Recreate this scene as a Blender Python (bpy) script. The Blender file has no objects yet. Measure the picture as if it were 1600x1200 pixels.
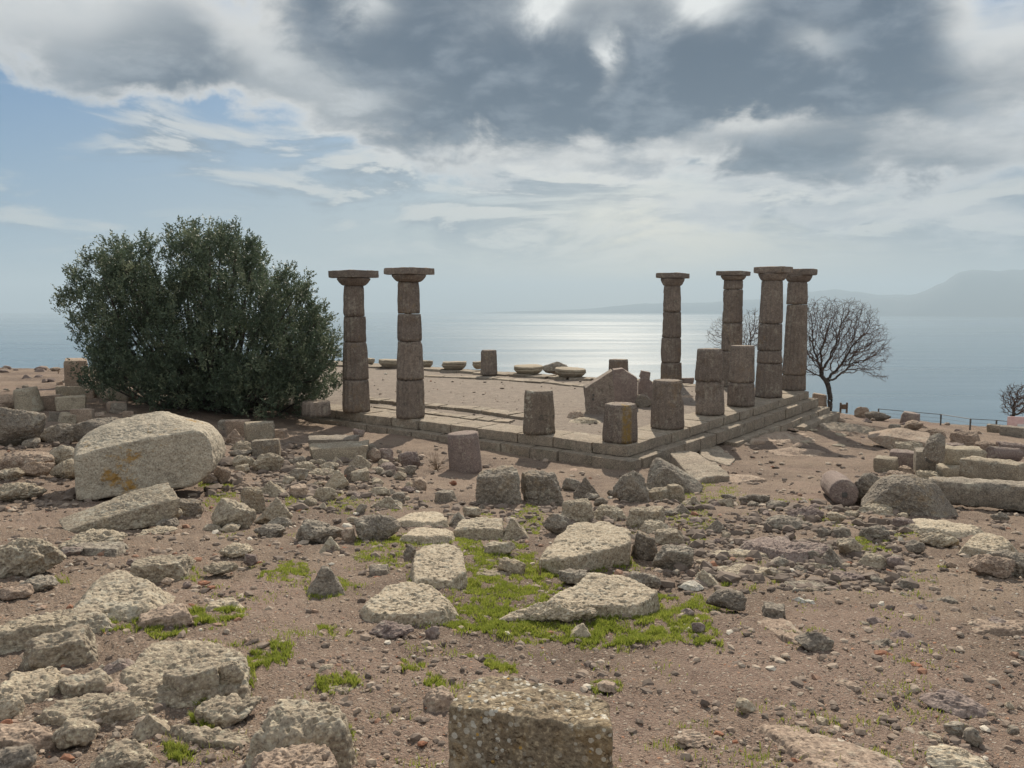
import bpy, math, random
import numpy as np
from math import radians, sin, cos, tan, atan2, pi

# ------------------------------------------------------------------ camera, world, sun, exposure
SC = bpy.context.scene
COL = SC.collection
F, PITCH, CAM_H = 1200.0, 0.1022, 3.528          # focal length (px of a 1600 px frame), pitch, height above temple floor
SUN_EL, SUN_AZ = radians(34), radians(7)         # azimuth measured to the right of the view direction

cam_d = bpy.data.cameras.new("camera")
cam = bpy.data.objects.new("camera", cam_d)
COL.objects.link(cam)
cam.location = (0, 0, CAM_H)
cam.rotation_euler = (pi / 2 - PITCH, 0, 0)
cam_d.sensor_width = 36.0
cam_d.lens = 36.0 * F / 1600.0
cam_d.clip_start, cam_d.clip_end = 0.1, 200000
SC.camera = cam
SC.view_settings.view_transform = 'Standard'
SC.view_settings.look = 'None'
SC.view_settings.exposure = 0.40
SC.view_settings.gamma = 1.0
SC.cycles.use_denoising = True
SC.cycles.max_bounces = 6
SC.cycles.diffuse_bounces = 3
SC.cycles.glossy_bounces = 2
SC.cycles.transparent_max_bounces = 8
SC.cycles.volume_bounces = 0
SC.cycles.sample_clamp_indirect = 4.0


class S:
    """a node socket with arithmetic"""
    def __init__(self, nt, s): self.nt, self.s = nt, s
    def _m(self, op, *o, clamp=False):
        n = self.nt.nodes.new('ShaderNodeMath'); n.operation = op; n.use_clamp = clamp
        for i, v in enumerate((self,) + o):
            if isinstance(v, S): self.nt.links.new(v.s, n.inputs[i])
            else: n.inputs[i].default_value = v
        return S(self.nt, n.outputs[0])
    def __add__(a, b): return a._m('ADD', b)
    def __radd__(a, b): return a._m('ADD', b)
    def __sub__(a, b): return a._m('SUBTRACT', b)
    def __mul__(a, b): return a._m('MULTIPLY', b)
    def __rmul__(a, b): return a._m('MULTIPLY', b)
    def __truediv__(a, b): return a._m('DIVIDE', b)
    def ss(a, lo, hi, x=0.0, y=1.0):
        n = a.nt.nodes.new('ShaderNodeMapRange'); n.interpolation_type = 'SMOOTHSTEP'
        a.nt.links.new(a.s, n.inputs[0])
        for i, v in zip((1, 2, 3, 4), (lo, hi, x, y)): n.inputs[i].default_value = v
        return S(a.nt, n.outputs[0])
    def lin(a, lo, hi, x=0.0, y=1.0):
        n = a.nt.nodes.new('ShaderNodeMapRange')
        a.nt.links.new(a.s, n.inputs[0])
        for i, v in zip((1, 2, 3, 4), (lo, hi, x, y)): n.inputs[i].default_value = v
        return S(a.nt, n.outputs[0])


def noise(nt, vec, scale, detail=4, rough=.55, dist=0.0):
    n = nt.nodes.new('ShaderNodeTexNoise')
    n.inputs['Scale'].default_value = scale; n.inputs['Detail'].default_value = detail
    n.inputs['Roughness'].default_value = rough; n.inputs['Distortion'].default_value = dist
    if vec is not None: nt.links.new(vec.s, n.inputs['Vector'])
    return S(nt, n.outputs[0])


def vor(nt, vec, scale, feature='F1', out='Distance', rnd=1.0):
    n = nt.nodes.new('ShaderNodeTexVoronoi'); n.feature = feature
    n.inputs['Scale'].default_value = scale; n.inputs['Randomness'].default_value = rnd
    nt.links.new(vec.s, n.inputs['Vector'])
    return S(nt, n.outputs[out])


def mix(nt, fac, a, b, blend='MIX'):
    n = nt.nodes.new('ShaderNodeMix'); n.data_type = 'RGBA'; n.blend_type = blend
    for i, v in ((0, fac), (6, a), (7, b)):
        if isinstance(v, S): nt.links.new(v.s, n.inputs[i])
        elif i == 0: n.inputs[0].default_value = v
        else: n.inputs[i].default_value = (*v, 1)
    return S(nt, n.outputs[2])


def xyz(nt, x, y, z=0.0):
    n = nt.nodes.new('ShaderNodeCombineXYZ')
    for i, v in enumerate((x, y, z)):
        if isinstance(v, S): nt.links.new(v.s, n.inputs[i])
        else: n.inputs[i].default_value = v
    return S(nt, n.outputs[0])


def sep(nt, v):
    n = nt.nodes.new('ShaderNodeSeparateXYZ'); nt.links.new(v.s, n.inputs[0])
    return [S(nt, n.outputs[i]) for i in range(3)]


def vscale(nt, v, sx, sy, sz):
    n = nt.nodes.new('ShaderNodeVectorMath'); n.operation = 'MULTIPLY'
    nt.links.new(v.s, n.inputs[0]); n.inputs[1].default_value = (sx, sy, sz)
    return S(nt, n.outputs[0])


def ramp(nt, fac, stops):
    n = nt.nodes.new('ShaderNodeValToRGB'); nt.links.new(fac.s, n.inputs[0])
    e = n.color_ramp.elements
    while len(e) < len(stops): e.new(.5)
    for k, (p, c) in enumerate(stops):
        e[k].position = p; e[k].color = (*c, 1)
    return S(nt, n.outputs[0])


SKY_DARK, SKY_DARK2 = (.050, .082, .130), (.042, .070, .114)
SKY_EDGE, SKY_EDGE2 = (.48, .49, .50), (.80, .77, .71)
SKY_MID, SKY_BACK = (.27, .31, .36), (.66, .65, .62)
SKY_TINT = (.15, .32, .50)
SKY_LOW = [(.10, .23, .39), (.42, .43, .40), (.86, .74, .55), (.34, .34, .33), (.18, .23, .30)]
SKY_UNDER, SKY_UNDER2 = (.14, .19, .25), (.20, .24, .28)
SKY_TOP, SKY_TOP2 = (.46, .47, .46), (.80, .75, .66)


def make_world():
    w = bpy.data.worlds.new("World"); SC.world = w; w.use_nodes = True
    nt = w.node_tree; nt.nodes.clear()
    out = nt.nodes.new('ShaderNodeOutputWorld'); bg = nt.nodes.new('ShaderNodeBackground')
    BG = 0.1; bg.inputs[1].default_value = BG
    nt.links.new(bg.outputs[0], out.inputs[0])
    sky = nt.nodes.new('ShaderNodeTexSky'); sky.sky_type = 'NISHITA'; sky.sun_disc = False
    sky.sun_elevation = SUN_EL; sky.sun_rotation = SUN_AZ; sky.altitude = 240
    sky.air_density = 1.0; sky.dust_density = 1.2; sky.ozone_density = 1.5
    tc = nt.nodes.new('ShaderNodeTexCoord'); d = S(nt, tc.outputs['Generated'])
    X, Y, Z = sep(nt, d)
    az = X._m('ARCTAN2', Y); el = Z._m('ARCSINE')
    den = Z._m('MAXIMUM', 0.0) + 0.16
    P = xyz(nt, X / den, Y / den * 1.0, 0.0)
    warp = noise(nt, P, 1.1, 2)
    n1 = noise(nt, P, 2.3, 8, .56, .25)
    n2 = noise(nt, P, 7.0, 7, .6, .2)
    A = xyz(nt, az, el * 1.0, 0.0)
    n3 = noise(nt, vscale(nt, A, 1.0, 3.2, 1), 5.0, 8, .58, .3)      # long flat streaks low down
    n4 = noise(nt, vscale(nt, A, 1.0, 1.5, 1), 9.0, 8, .6, .35)      # torn cloud edges
    azw = az + (n4 - .5) * .10
    elw = el + (n4 - .5) * .085 + (n1 - .5) * .05

    def blob(a0, e0, sa, se, amp):
        a0, e0 = math.atan(a0), math.atan(e0 + .1025) - .1022
        q = (azw - a0) / sa; r = (elw - e0) / se
        return (q * q + r * r)._m('MULTIPLY', -1.0)._m('EXPONENT') * amp
    B = el.ss(.34, .46, 0, .34)
    for a in [(.06, .320, .32, .080, .78), (.42, .330, .26, .075, .60), (-.17, .37, .16, .085, .58), (-.04, .245, .14, .030, .36), (.19, .245, .15, .034, .42),
              (-.435, .315, .05, .042, .34), (-.62, .36, .34, .060, .20), (-.36, .285, .26, .034, .24), (-.16, .215, .16, .02, .20),
              (.52, .225, .15, .05, .42), (.33, .185, .10, .026, .38), (.54, .155, .15, .022, .40), (.40, .105, .16, .015, .30), (.62, .085, .12, .02, .30), (.24, .130, .10, .015, .22),
              (.04, .180, .34, .022, .24), (-.60, .165, .32, .060, -.40), (-.27, .150, .16, .04, -.16),
              (.375, .325, .035, .022, -.28), (.60, .33, .05, .05, -.34), (-.42, .275, .17, .035, .24), (-.60, .30, .12, .05, .14), (-.24, .295, .07, .02, -.22), (-.32, .345, .06, .04, -.24), (.30, .225, .07, .014, -.22), (-.55, .40, .10, .03, -.12)]:
        B = B + blob(*a)
    back = Y.ss(.25, -.35)
    dens = B + back * .34 + (n1 - .5) * .50 + (n2 - .5) * .24 + (n4 - .5) * .46 - .05
    dens = dens * el.ss(.0, .13).lin(0, 1, .35, 1.0)
    alpha = dens.ss(.0, .30)
    glow = blob(.12, .45, .50, .26, 1.0)                       # cloud thinner and lit through towards the sun
    dark = mix(nt, glow, SKY_DARK, SKY_DARK2)
    edge = mix(nt, glow, SKY_EDGE, SKY_EDGE2)
    body = mix(nt, dens.ss(.10, .66), edge, dark)
    body = mix(nt, (n2 * .5 + n4 * .6).ss(.50, .72) * .42, body, SKY_MID)
    gaps = blob(.118, .322, .015, .024, 1.0) + blob(.045, .39, .022, .022, 1.1) + blob(.245, .395, .045, .026, 1.0) + blob(-.185, .385, .03, .028, .7) + blob(.38, .325, .035, .022, .45) + blob(.10, .385, .16, .03, .28)
    gaps = gaps + blob(-.30, .30, .05, .030, .55) + blob(-.205, .27, .06, .022, .6) + blob(.62, .35, .05, .05, .55) + blob(-.56, .335, .16, .045, .42)
    body = mix(nt, gaps._m('MINIMUM', 1.0) * (n2 + .45)._m('MINIMUM', 1.0), body, (.64, .65, .64))
    body = mix(nt, back * .85, body, SKY_BACK)                 # unseen clouds behind the viewer, brightened to fill the shaded faces
    base = S(nt, sky.outputs[0])
    base = mix(nt, 1.0, base, SKY_TINT, 'MULTIPLY')
    k = BG
    def up(c): return mix(nt, 1.0, c, (1 / k,) * 3, 'MULTIPLY')
    low_c = ramp(nt, az.lin(-.75, .75), [(0, SKY_LOW[0]), (.42, SKY_LOW[1]), (.60, SKY_LOW[2]), (.85, SKY_LOW[3]), (1, SKY_LOW[4])])
    c = mix(nt, el.ss(.0, .38, .95, 0.1), base, up(low_c))
    # broken lower clouds seen edge on: lit tops, grey undersides
    nA_ = noise(nt, vscale(nt, A, 1.0, 4.2, 1), 4.2, 9, .60, .5)
    A2 = xyz(nt, az, el + .016, 0.0); nB_ = noise(nt, vscale(nt, A2, 1.0, 4.2, 1), 4.2, 9, .60, .5)
    side = az.ss(-.62, .12, .0, 1.0)
    band = el.ss(.015, .10) * el.ss(.36, .24)
    a2 = (nA_ + side * .13 - .06).ss(.44, .62) * band
    lit = (nA_ - nB_).ss(-.030, .055)
    c2 = mix(nt, lit, mix(nt, glow, SKY_UNDER, SKY_UNDER2), mix(nt, glow, SKY_TOP, SKY_TOP2))
    c = mix(nt, a2 * back.lin(0, 1, 1, 0) * .80, c, up(c2))
    c = mix(nt, alpha, c, up(body))
    nt.links.new(c.s, bg.inputs[0])


make_world()
sun_d = bpy.data.lights.new("sun", 'SUN'); sun_d.energy = 5.0; sun_d.angle = radians(.5); sun_d.color = (1.0, .875, .70)
sun = bpy.data.objects.new("sun", sun_d); COL.objects.link(sun)
sun.location = (20, 120, 90)
sun.rotation_euler = (-(pi / 2 - SUN_EL), 0, -SUN_AZ)

# ------------------------------------------------------------------ helpers
rng = np.random.default_rng(7)
_perm = np.random.default_rng(11).permutation(256)
_perm = np.concatenate([_perm, _perm, _perm])
_grad = np.random.default_rng(5).normal(size=(256, 3)); _grad /= np.linalg.norm(_grad, axis=1)[:, None]


def perlin(P):
    P = np.asarray(P, float); I = np.floor(P).astype(int); f = P - I; I &= 255
    u = f * f * f * (f * (f * 6 - 15) + 10)
    def g(dx, dy, dz):
        h = _perm[_perm[_perm[I[:, 0] + dx] + I[:, 1] + dy] + I[:, 2] + dz]
        v = _grad[h]
        return v[:, 0] * (f[:, 0] - dx) + v[:, 1] * (f[:, 1] - dy) + v[:, 2] * (f[:, 2] - dz)
    L = lambda a, b, t: a + (b - a) * t
    x00 = L(g(0, 0, 0), g(1, 0, 0), u[:, 0]); x10 = L(g(0, 1, 0), g(1, 1, 0), u[:, 0])
    x01 = L(g(0, 0, 1), g(1, 0, 1), u[:, 0]); x11 = L(g(0, 1, 1), g(1, 1, 1), u[:, 0])
    return L(L(x00, x10, u[:, 1]), L(x01, x11, u[:, 1]), u[:, 2])


def fbm(P, freq, octv=4, gain=.5, off=0.0):
    P = np.asarray(P, float) * freq + off; a, s = 1.0, 0.0
    for _ in range(octv):
        s = s + a * perlin(P); P = P * 2.03 + 17.3; a *= gain
    return s


def mesh_of(name, V, faces, mat, smooth=True):
    me = bpy.data.meshes.new(name)
    V = np.asarray(V, np.float32)
    if isinstance(faces, np.ndarray):
        n, k = faces.shape
        me.vertices.add(len(V)); me.vertices.foreach_set('co', V.ravel())
        me.loops.add(n * k); me.loops.foreach_set('vertex_index', faces.astype(np.int32).ravel())
        me.polygons.add(n); me.polygons.foreach_set('loop_start', np.arange(0, n * k, k, dtype=np.int32))
        try: me.polygons.foreach_set('loop_total', np.full(n, k, np.int32))
        except Exception: pass
        me.update(calc_edges=True); me.validate()
    else:
        me.from_pydata([tuple(v) for v in V], [], faces); me.update()
    me.polygons.foreach_set('use_smooth', np.full(len(me.polygons), smooth))
    if mat is not None: me.materials.append(mat)
    return me


def obj(name, V, faces, mat, parent=None, loc=(0, 0, 0), smooth=True, rot=(0, 0, 0)):
    o = bpy.data.objects.new(name, mesh_of(name, V, faces, mat, smooth)); COL.objects.link(o)
    o.location = loc; o.rotation_euler = rot
    if parent is not None: o.parent = parent
    return o


def tag(o, label=None, cat=None, group=None, kind=None):
    if label: o['label'] = label
    if label and kind is None: o['kind'] = 'thing'
    if cat: o['category'] = cat
    if group: o['group'] = group
    if kind: o['kind'] = kind
    return o


def empty(name, loc, label, cat, group=None, rz=0.0):
    o = bpy.data.objects.new(name, None); COL.objects.link(o); o.empty_display_size = .2
    o.location = loc; o.rotation_euler = (0, 0, rz)
    return tag(o, label, cat, group)


class MB:
    def __init__(s): s.V, s.F, s.n = [], [], 0
    def add(s, V, Fc):
        s.V.append(np.asarray(V, float)); s.F.append(np.asarray(Fc) + s.n); s.n += len(V)
    def get(s):
        return np.concatenate(s.V), np.concatenate(s.F)


def ray(px, py):
    x, v = (px - 800) / F, (600 - py) / F
    d = np.array([x, cos(PITCH) + v * sin(PITCH), -sin(PITCH) + v * cos(PITCH)])
    return d


def on_z(px, py, z=0.0):
    d = ray(px, py); t = (z - CAM_H) / d[2]
    return np.array([0, 0, CAM_H]) + d * t


def at_y(px, py, y):
    d = ray(px, py); return np.array([0, 0, CAM_H]) + d * (y / d[1])


# ------------------------------------------------------------------ the temple's frame and the lie of the land
T0 = np.array([2.804, 19.793]); YAW = .928
TU = np.array([cos(YAW), sin(YAW)]); TV = np.array([-sin(YAW), cos(YAW)])
SF, SL = 2.924, 2.522                                    # spacing on the front (right edge) and on the flank (left edge)
U0, U1, V0, V1 = -.52, 5 * SF + .52, -.52, 12 * SL + .5


def tpt(u, v, z=0.0):
    p = T0 + TU * u + TV * v
    return np.array([p[0], p[1], z])


def t_local(x, y):
    return (x - T0[0]) * TU[0] + (y - T0[1]) * TU[1], (x - T0[0]) * TV[0] + (y - T0[1]) * TV[1]


GP = np.array([(0, 0, 1.95), (-3, 1, 2.0), (3, 1, 1.9), (0, 5, 1.27), (4, 6, 1.1), (-4, 6, 1.3), (0, 10, .6), (6, 10, .5),
               (-6.6, 11.5, .6), (0, 15, -.07), (7, 16, -.3), (1.5, 19, -.52), (4, 19.3, -.6), (-3, 22.5, -.44), (-7, 24, -.32),
               (-12, 22, .3), (-18, 22, .5), (-22.5, 36, .3), (-14, 36, .0), (8, 22.5, -.72), (11.6, 26, -1.0), (13.5, 31, -1.25),
               (14, 36, -1.5), (18, 35, -1.8), (22, 32, -1.9), (12, 21, -.75), (16, 22, -1.1), (25, 22, -1.5), (12, 12, 0),
               (-12, 12, .8), (-10, 16, .6), (-12, 2, 1.8), (12, 2, 1.5), (0, -12, 2.6), (-25, 10, 1.1), (25, 8, .2)], float)


def _tps():
    n = len(GP); d = np.linalg.norm(GP[:, None, :2] - GP[None, :, :2], axis=2)
    K = np.where(d > 0, d * d * np.log(d + 1e-9), 0) + np.eye(n) * 2.0
    Pm = np.c_[np.ones(n), GP[:, :2]]
    A = np.block([[K, Pm], [Pm.T, np.zeros((3, 3))]])
    return np.linalg.solve(A, np.r_[GP[:, 2], 0, 0, 0])


TPSW = _tps()
EDGE = np.array([(-300, -200), (300, -200), (300, -20), (60, 18), (27, 32), (22.5, 34.5), (18.5, 36.5), (14.5, 37.2), (11.8, 36.2), (10.2, 35.0),
                 (-14, 53), (-20, 50), (-24, 41), (-29, 38.5), (-60, 40), (-300, 20)], float)


def edge_dist(x, y):
    """signed distance to the plateau's rim, positive outside"""
    P = np.stack([x, y], -1); best = np.full(len(x), 1e9); inside = np.zeros(len(x), bool)
    for i in range(len(EDGE)):
        a, b = EDGE[i], EDGE[(i + 1) % len(EDGE)]
        ab = b - a; t = np.clip(((P - a) @ ab) / (ab @ ab), 0, 1)
        best = np.minimum(best, np.linalg.norm(P - a - t[:, None] * ab, axis=1))
        c = ((a[1] > y) != (b[1] > y)) & (x < (b[0] - a[0]) * (y - a[1]) / (b[1] - a[1] + 1e-12) + a[0])
        inside ^= c
    return np.where(inside, -best, best)


def land(x, y):
    """smooth ground height"""
    x = np.atleast_1d(np.asarray(x, float)); y = np.atleast_1d(np.asarray(y, float))
    xc, yc = np.clip(x, -32, 32), np.clip(y, -14, 48)
    z = TPSW[-3] + TPSW[-2] * xc + TPSW[-1] * yc
    for (gx, gy, _), w in zip(GP, TPSW):
        r2 = (xc - gx) ** 2 + (yc - gy) ** 2
        z = z + w * .5 * r2 * np.log(r2 + 1e-9)
    u, v = t_local(x, y)
    ins = np.minimum(np.minimum(u - U0, U1 - u), np.minimum(v - V0, V1 - v))
    k = np.clip((ins - .1) / .35, 0, 1); k = k * k * (3 - 2 * k)
    z = z * (1 - k) + (-.075) * k
    # falls away behind the rim
    d = edge_dist(x, y)
    drop = np.where(d > 0, .62 * d + 1.2 * (1 - np.exp(-d / 1.5)), 0)
    drop = drop - np.where(d > -2, .0, 0)
    return np.maximum(z - drop, -262)


def hit(px, py):
    d = ray(px, py); t = np.r_[np.arange(1.5, 60, .05)]
    P = np.array([0, 0, CAM_H]) + d[None] * t[:, None]
    g = P[:, 2] - land(P[:, 0], P[:, 1]); k = np.argmax(g < 0)
    if g[k] >= 0: k = len(t) - 1
    if k == 0: return P[0]
    a = g[k - 1] / (g[k - 1] - g[k] + 1e-9)
    return P[k - 1] * (1 - a) + P[k] * a


def hits(px, py):
    return np.array([hit(a, b) for a, b in zip(px, py)])


# ------------------------------------------------------------------ materials
def new_mat(name):
    m = bpy.data.materials.new(name); m.use_nodes = True; nt = m.node_tree
    b = nt.nodes['Principled BSDF']
    return m, nt, b


def pos(nt):
    g = nt.nodes.new('ShaderNodeNewGeometry'); return S(nt, g.outputs['Position'])


def objrand(nt):
    o = nt.nodes.new('ShaderNodeObjectInfo'); return S(nt, o.outputs['Random'])


def set_bump(nt, b, h, dist, strength=1.0):
    n = nt.nodes.new('ShaderNodeBump'); n.inputs['Strength'].default_value = strength; n.inputs['Distance'].default_value = dist
    nt.links.new(h.s, n.inputs['Height']); nt.links.new(n.outputs[0], b.inputs['Normal'])


def stone_mat(name, c1, c2, dark=.5, pale=.5, orange=.1, scale=1.0, bump=.02, discs=0.0, moss=0.0, pit=0.5):
    c1, c2 = tuple(min(.5, 1.2 * a) for a in c1), tuple(min(.56, 1.22 * a) for a in c2)
    m, nt, b = new_mat(name); p = pos(nt); r = objrand(nt)
    big = noise(nt, p, 1.7 * scale, 5, .6)
    mid = noise(nt, p, 9 * scale, 7, .62, .2)
    fine = noise(nt, p, 48 * scale, 5, .65)
    c = mix(nt, (mid * .7 + big * .45).ss(.38, .78), c1, c2)
    c = mix(nt, r.lin(0, 1, 0, .55), c, tuple(.70 * a * k for a, k in zip(c1, (1.0, .98, .98))))
    c = mix(nt, fine.ss(.50, .64) * .62, c, tuple(.36 * a for a in c1))
    c = mix(nt, fine.ss(.47, .34) * .55, c, tuple(min(.62, 1.5 * a) for a in c2))
    lich = noise(nt, p, 5.3 * scale, 9, .70, .5)
    if dark: c = mix(nt, lich.ss(.56, .66) * dark, c, (.075, .070, .060))
    pl = noise(nt, p, 13 * scale, 6, .66, .4) * .65 + noise(nt, p, 2.1 * scale, 3) * .45
    if pale: c = mix(nt, pl.ss(.59, .66) * pale, c, (.46, .44, .37))
    if discs:
        vd = vor(nt, p, 40); cell = sep(nt, vor(nt, p, 40, out='Color'))
        msk = (cell[0] * .55 - vd + noise(nt, p, 90, 3) * .16).ss(.02, .10) * cell[1].ss(.30, .45)
        gen = nt.nodes.new('ShaderNodeTexCoord'); region = noise(nt, p, 3.5, 4).ss(.38, .54) * sep(nt, S(nt, gen.outputs['Generated']))[2].ss(.42, .72)
        c = mix(nt, msk * region * discs, c, (.58, .57, .52))
        msk2 = (cell[2] * .36 - vd).ss(.02, .08) * cell[1].ss(.12, .06)
        c = mix(nt, msk2 * .8, c, (.46, .27, .05))
    if orange:
        o = noise(nt, p, 7 * scale, 8, .72, .3) * .6 + noise(nt, p, .9, 3, .5) * .6
        c = mix(nt, o.ss(.66, .74) * orange, c, (.33, .20, .06))
    if moss:
        o = noise(nt, p, 2.4, 6, .6)
        c = mix(nt, o.ss(.52, .66) * moss, c, (.085, .105, .065))
    nt.links.new(c.s, b.inputs['Base Color'])
    b.inputs['Roughness'].default_value = .92; b.inputs['Specular IOR Level'].default_value = .18
    h = mid * .9 + fine * .45
    if pit:
        v = vor(nt, p, 30 * scale); h = h - v.ss(.30, .0) * .5 * pit
        h = h - noise(nt, p, 22 * scale, 3, .5).ss(.58, .70) * .8 * pit
    set_bump(nt, b, h, bump, .9)
    return m


M_GREY = stone_mat('weathered_grey_stone', (.245, .208, .165), (.375, .325, .25), dark=.42, pale=.50, orange=.12, bump=.022)
M_DARK = stone_mat('dark_lichen_stone', (.165, .145, .125), (.265, .235, .195), dark=.55, pale=.40, orange=.18, bump=.022, pit=.8)
M_LIGHT = stone_mat('pale_pitted_stone', (.31, .262, .20), (.43, .37, .285), dark=.30, pale=.35, orange=.06, bump=.02, pit=.9)
M_BROWN = stone_mat('brown_stone', (.235, .180, .145), (.335, .27, .215), dark=.35, pale=.30, orange=.12, bump=.018)
M_PURP = stone_mat('purple_grey_stone', (.165, .130, .122), (.245, .20, .18), dark=.35, pale=.30, orange=.02, bump=.018)
M_COL = stone_mat('column_stone', (.140, .117, .103), (.235, .197, .168), dark=.55, pale=.30, orange=.14, scale=.8, bump=.018, pit=.6)
M_BLOT = stone_mat('blotchy_column_stone', (.150, .125, .105), (.25, .21, .17), dark=.9, pale=.75, orange=.10, scale=.9, bump=.022, pit=.8)
M_STEP = stone_mat('step_stone', (.185, .158, .130), (.30, .255, .205), dark=.50, pale=.38, orange=.10, scale=.8, bump=.016, moss=.16, pit=.4)
M_FRONT = stone_mat('lichen_covered_stone', (.165, .128, .092), (.33, .278, .195), dark=.55, pale=.36, orange=.25, bump=.022, discs=.75, pit=.7)
M_BOULD = stone_mat('orange_lichen_stone', (.27, .238, .192), (.39, .345, .28), dark=.32, pale=.35, orange=.95, bump=.022)
M_TILE = stone_mat('fired_clay', (.21, .098, .062), (.28, .14, .092), dark=.15, pale=.1, orange=0, bump=.01, pit=.2)
M_WHITE = stone_mat('bleached_white', (.40, .37, .32), (.50, .47, .41), dark=.15, pale=.2, orange=0, bump=.01, pit=.2)


def ground_mat():
    m, nt, b = new_mat('bare_earth'); p = pos(nt)
    big = noise(nt, p, .45, 5, .6); mid = noise(nt, p, 2.6, 6, .6); fine = noise(nt, p, 21, 7, .68); grit = noise(nt, p, 95, 3, .6)
    c = mix(nt, (big * .75 + mid * .4).ss(.44, .70), (.150, .110, .089), (.272, .209, .163))
    c = mix(nt, fine.ss(.55, .72) * .5, c, (.16, .115, .095))
    c = mix(nt, fine.ss(.45, .28) * .4, c, (.35, .28, .22))
    gr = noise(nt, p, 62, 4, .7)
    c = mix(nt, gr.ss(.53, .63) * .6, c, (.10, .075, .062))
    c = mix(nt, gr.ss(.45, .35) * .45, c, (.42, .34, .27))
    c = mix(nt, noise(nt, p, .22, 4, .6).ss(.52, .66) * .45, c, (.27, .19, .165))
    for sc, amt, lo in ((34, .85, .62), (75, .8, .55), (150, .7, .5)):
        d = vor(nt, p, sc); cc = sep(nt, vor(nt, p, sc, out='Color'))
        msk = d.ss(.42, .30) * cc[0].ss(lo, lo + .05) * amt
        pc = ramp(nt, cc[1], [(0, (.13, .11, .10)), (.35, (.25, .20, .17)), (.6, (.36, .30, .25)), (.86, (.50, .46, .40)), (.94, (.42, .19, .10)), (1, (.62, .58, .52))])
        c = mix(nt, msk, c, pc)
    nt.links.new(c.s, b.inputs['Base Color'])
    b.inputs['Roughness'].default_value = .95; b.inputs['Specular IOR Level'].default_value = .15
    h = fine * 1.0 + mid * .8 + grit * .45 + gr * .6 + vor(nt, p, 34).ss(.5, .1) * .35 + vor(nt, p, 75).ss(.5, .1) * .2
    set_bump(nt, b, h, .03, 1.0)
    return m


def to_local(o, q):
    d = np.array(q, float) - np.array(o.location); a = -o.rotation_euler[2]
    return (d[0] * cos(a) - d[1] * sin(a), d[0] * sin(a) + d[1] * cos(a), d[2])


def simple_mat(name, c1, c2, scale=8, rough=.85, bump=.0, trans=0.0, spec=.3):
    m, nt, b = new_mat(name); p = pos(nt)
    n = noise(nt, p, scale, 5, .6); c = mix(nt, n.ss(.35, .68), c1, c2)
    nt.links.new(c.s, b.inputs['Base Color'])
    b.inputs['Roughness'].default_value = rough; b.inputs['Specular IOR Level'].default_value = spec
    if bump: set_bump(nt, b, noise(nt, p, scale * 5, 5), bump)
    return m


def leaf_mat(name, ca, cb, cc, scale, trans, rough=.55):
    m, nt, b = new_mat(name)
    a = nt.nodes.new('ShaderNodeAttribute'); a.attribute_name = 'tone'
    t = S(nt, a.outputs['Fac']); n = noise(nt, pos(nt), scale, 3)
    c = ramp(nt, (t * .75 + n * .35), [(0, ca), (.55, cb), (1, cc)])
    nt.links.new(c.s, b.inputs['Base Color'])
    b.inputs['Roughness'].default_value = rough; b.inputs['Specular IOR Level'].default_value = .35
    tr = nt.nodes.new('ShaderNodeBsdfTranslucent'); nt.links.new(c.s, tr.inputs[0])
    mx = nt.nodes.new('ShaderNodeMixShader'); mx.inputs[0].default_value = trans
    nt.links.new(b.outputs[0], mx.inputs[1]); nt.links.new(tr.outputs[0], mx.inputs[2])
    nt.links.new(mx.outputs[0], nt.nodes['Material Output'].inputs[0])
    return m


M_GROUND = ground_mat()
M_LEAF = leaf_mat('olive_leaves', (.042, .068, .046), (.102, .140, .090), (.25, .28, .18), 1.3, .25)
M_GRASS = leaf_mat('short_grass', (.115, .155, .022), (.235, .285, .048), (.45, .43, .12), 1.8, .5)
M_BARK = simple_mat('dark_bark', (.055, .048, .045), (.10, .088, .078), 6, .9, .02)
M_TWIG = simple_mat('reddish_twigs', (.070, .048, .044), (.115, .075, .062), 3, .9)
M_DRY = simple_mat('dry_stems', (.12, .08, .05), (.2, .14, .09), 9, .9)
M_METAL_SHADE = simple_mat('fence_metal_and_hole_shade', (.07, .068, .066), (.12, .11, .10), 12, .55)  # fence metal; its dark colour also stands for the shade inside holes
M_WOOD = simple_mat('old_wood', (.10, .07, .05), (.17, .12, .085), 9, .8)
M_PINK = simple_mat('faded_pink_paint', (.62, .42, .42), (.70, .52, .50), 6, .6)
M_PALE = simple_mat('faded_white_paint', (.62, .64, .64), (.72, .73, .72), 6, .6)


def sea_mat():
    m, nt, b = new_mat('sea_water'); p = pos(nt)
    q = vscale(nt, p, .00012, .00045, 0)
    pat = noise(nt, q, 1.0, 7, .62, .6); pat2 = noise(nt, vscale(nt, p, .0006, .004, 0), 1.0, 5, .6, .4)
    w = (pat * .7 + pat2 * .4)
    b.inputs['Base Color'].default_value = (.045, .105, .16, 1)
    nt.links.new(w.ss(.36, .70, .17, .29).s, b.inputs['Roughness'])
    b.inputs['IOR'].default_value = 1.33
    h = noise(nt, vscale(nt, p, .05, .09, 1), 1.0, 4, .6)
    set_bump(nt, b, h, .8, .25)
    return m


M_SEA = sea_mat()
M_HILL = simple_mat('far_scrub_hills', (.012, .022, .03), (.03, .04, .045), .0006, .95)

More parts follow.
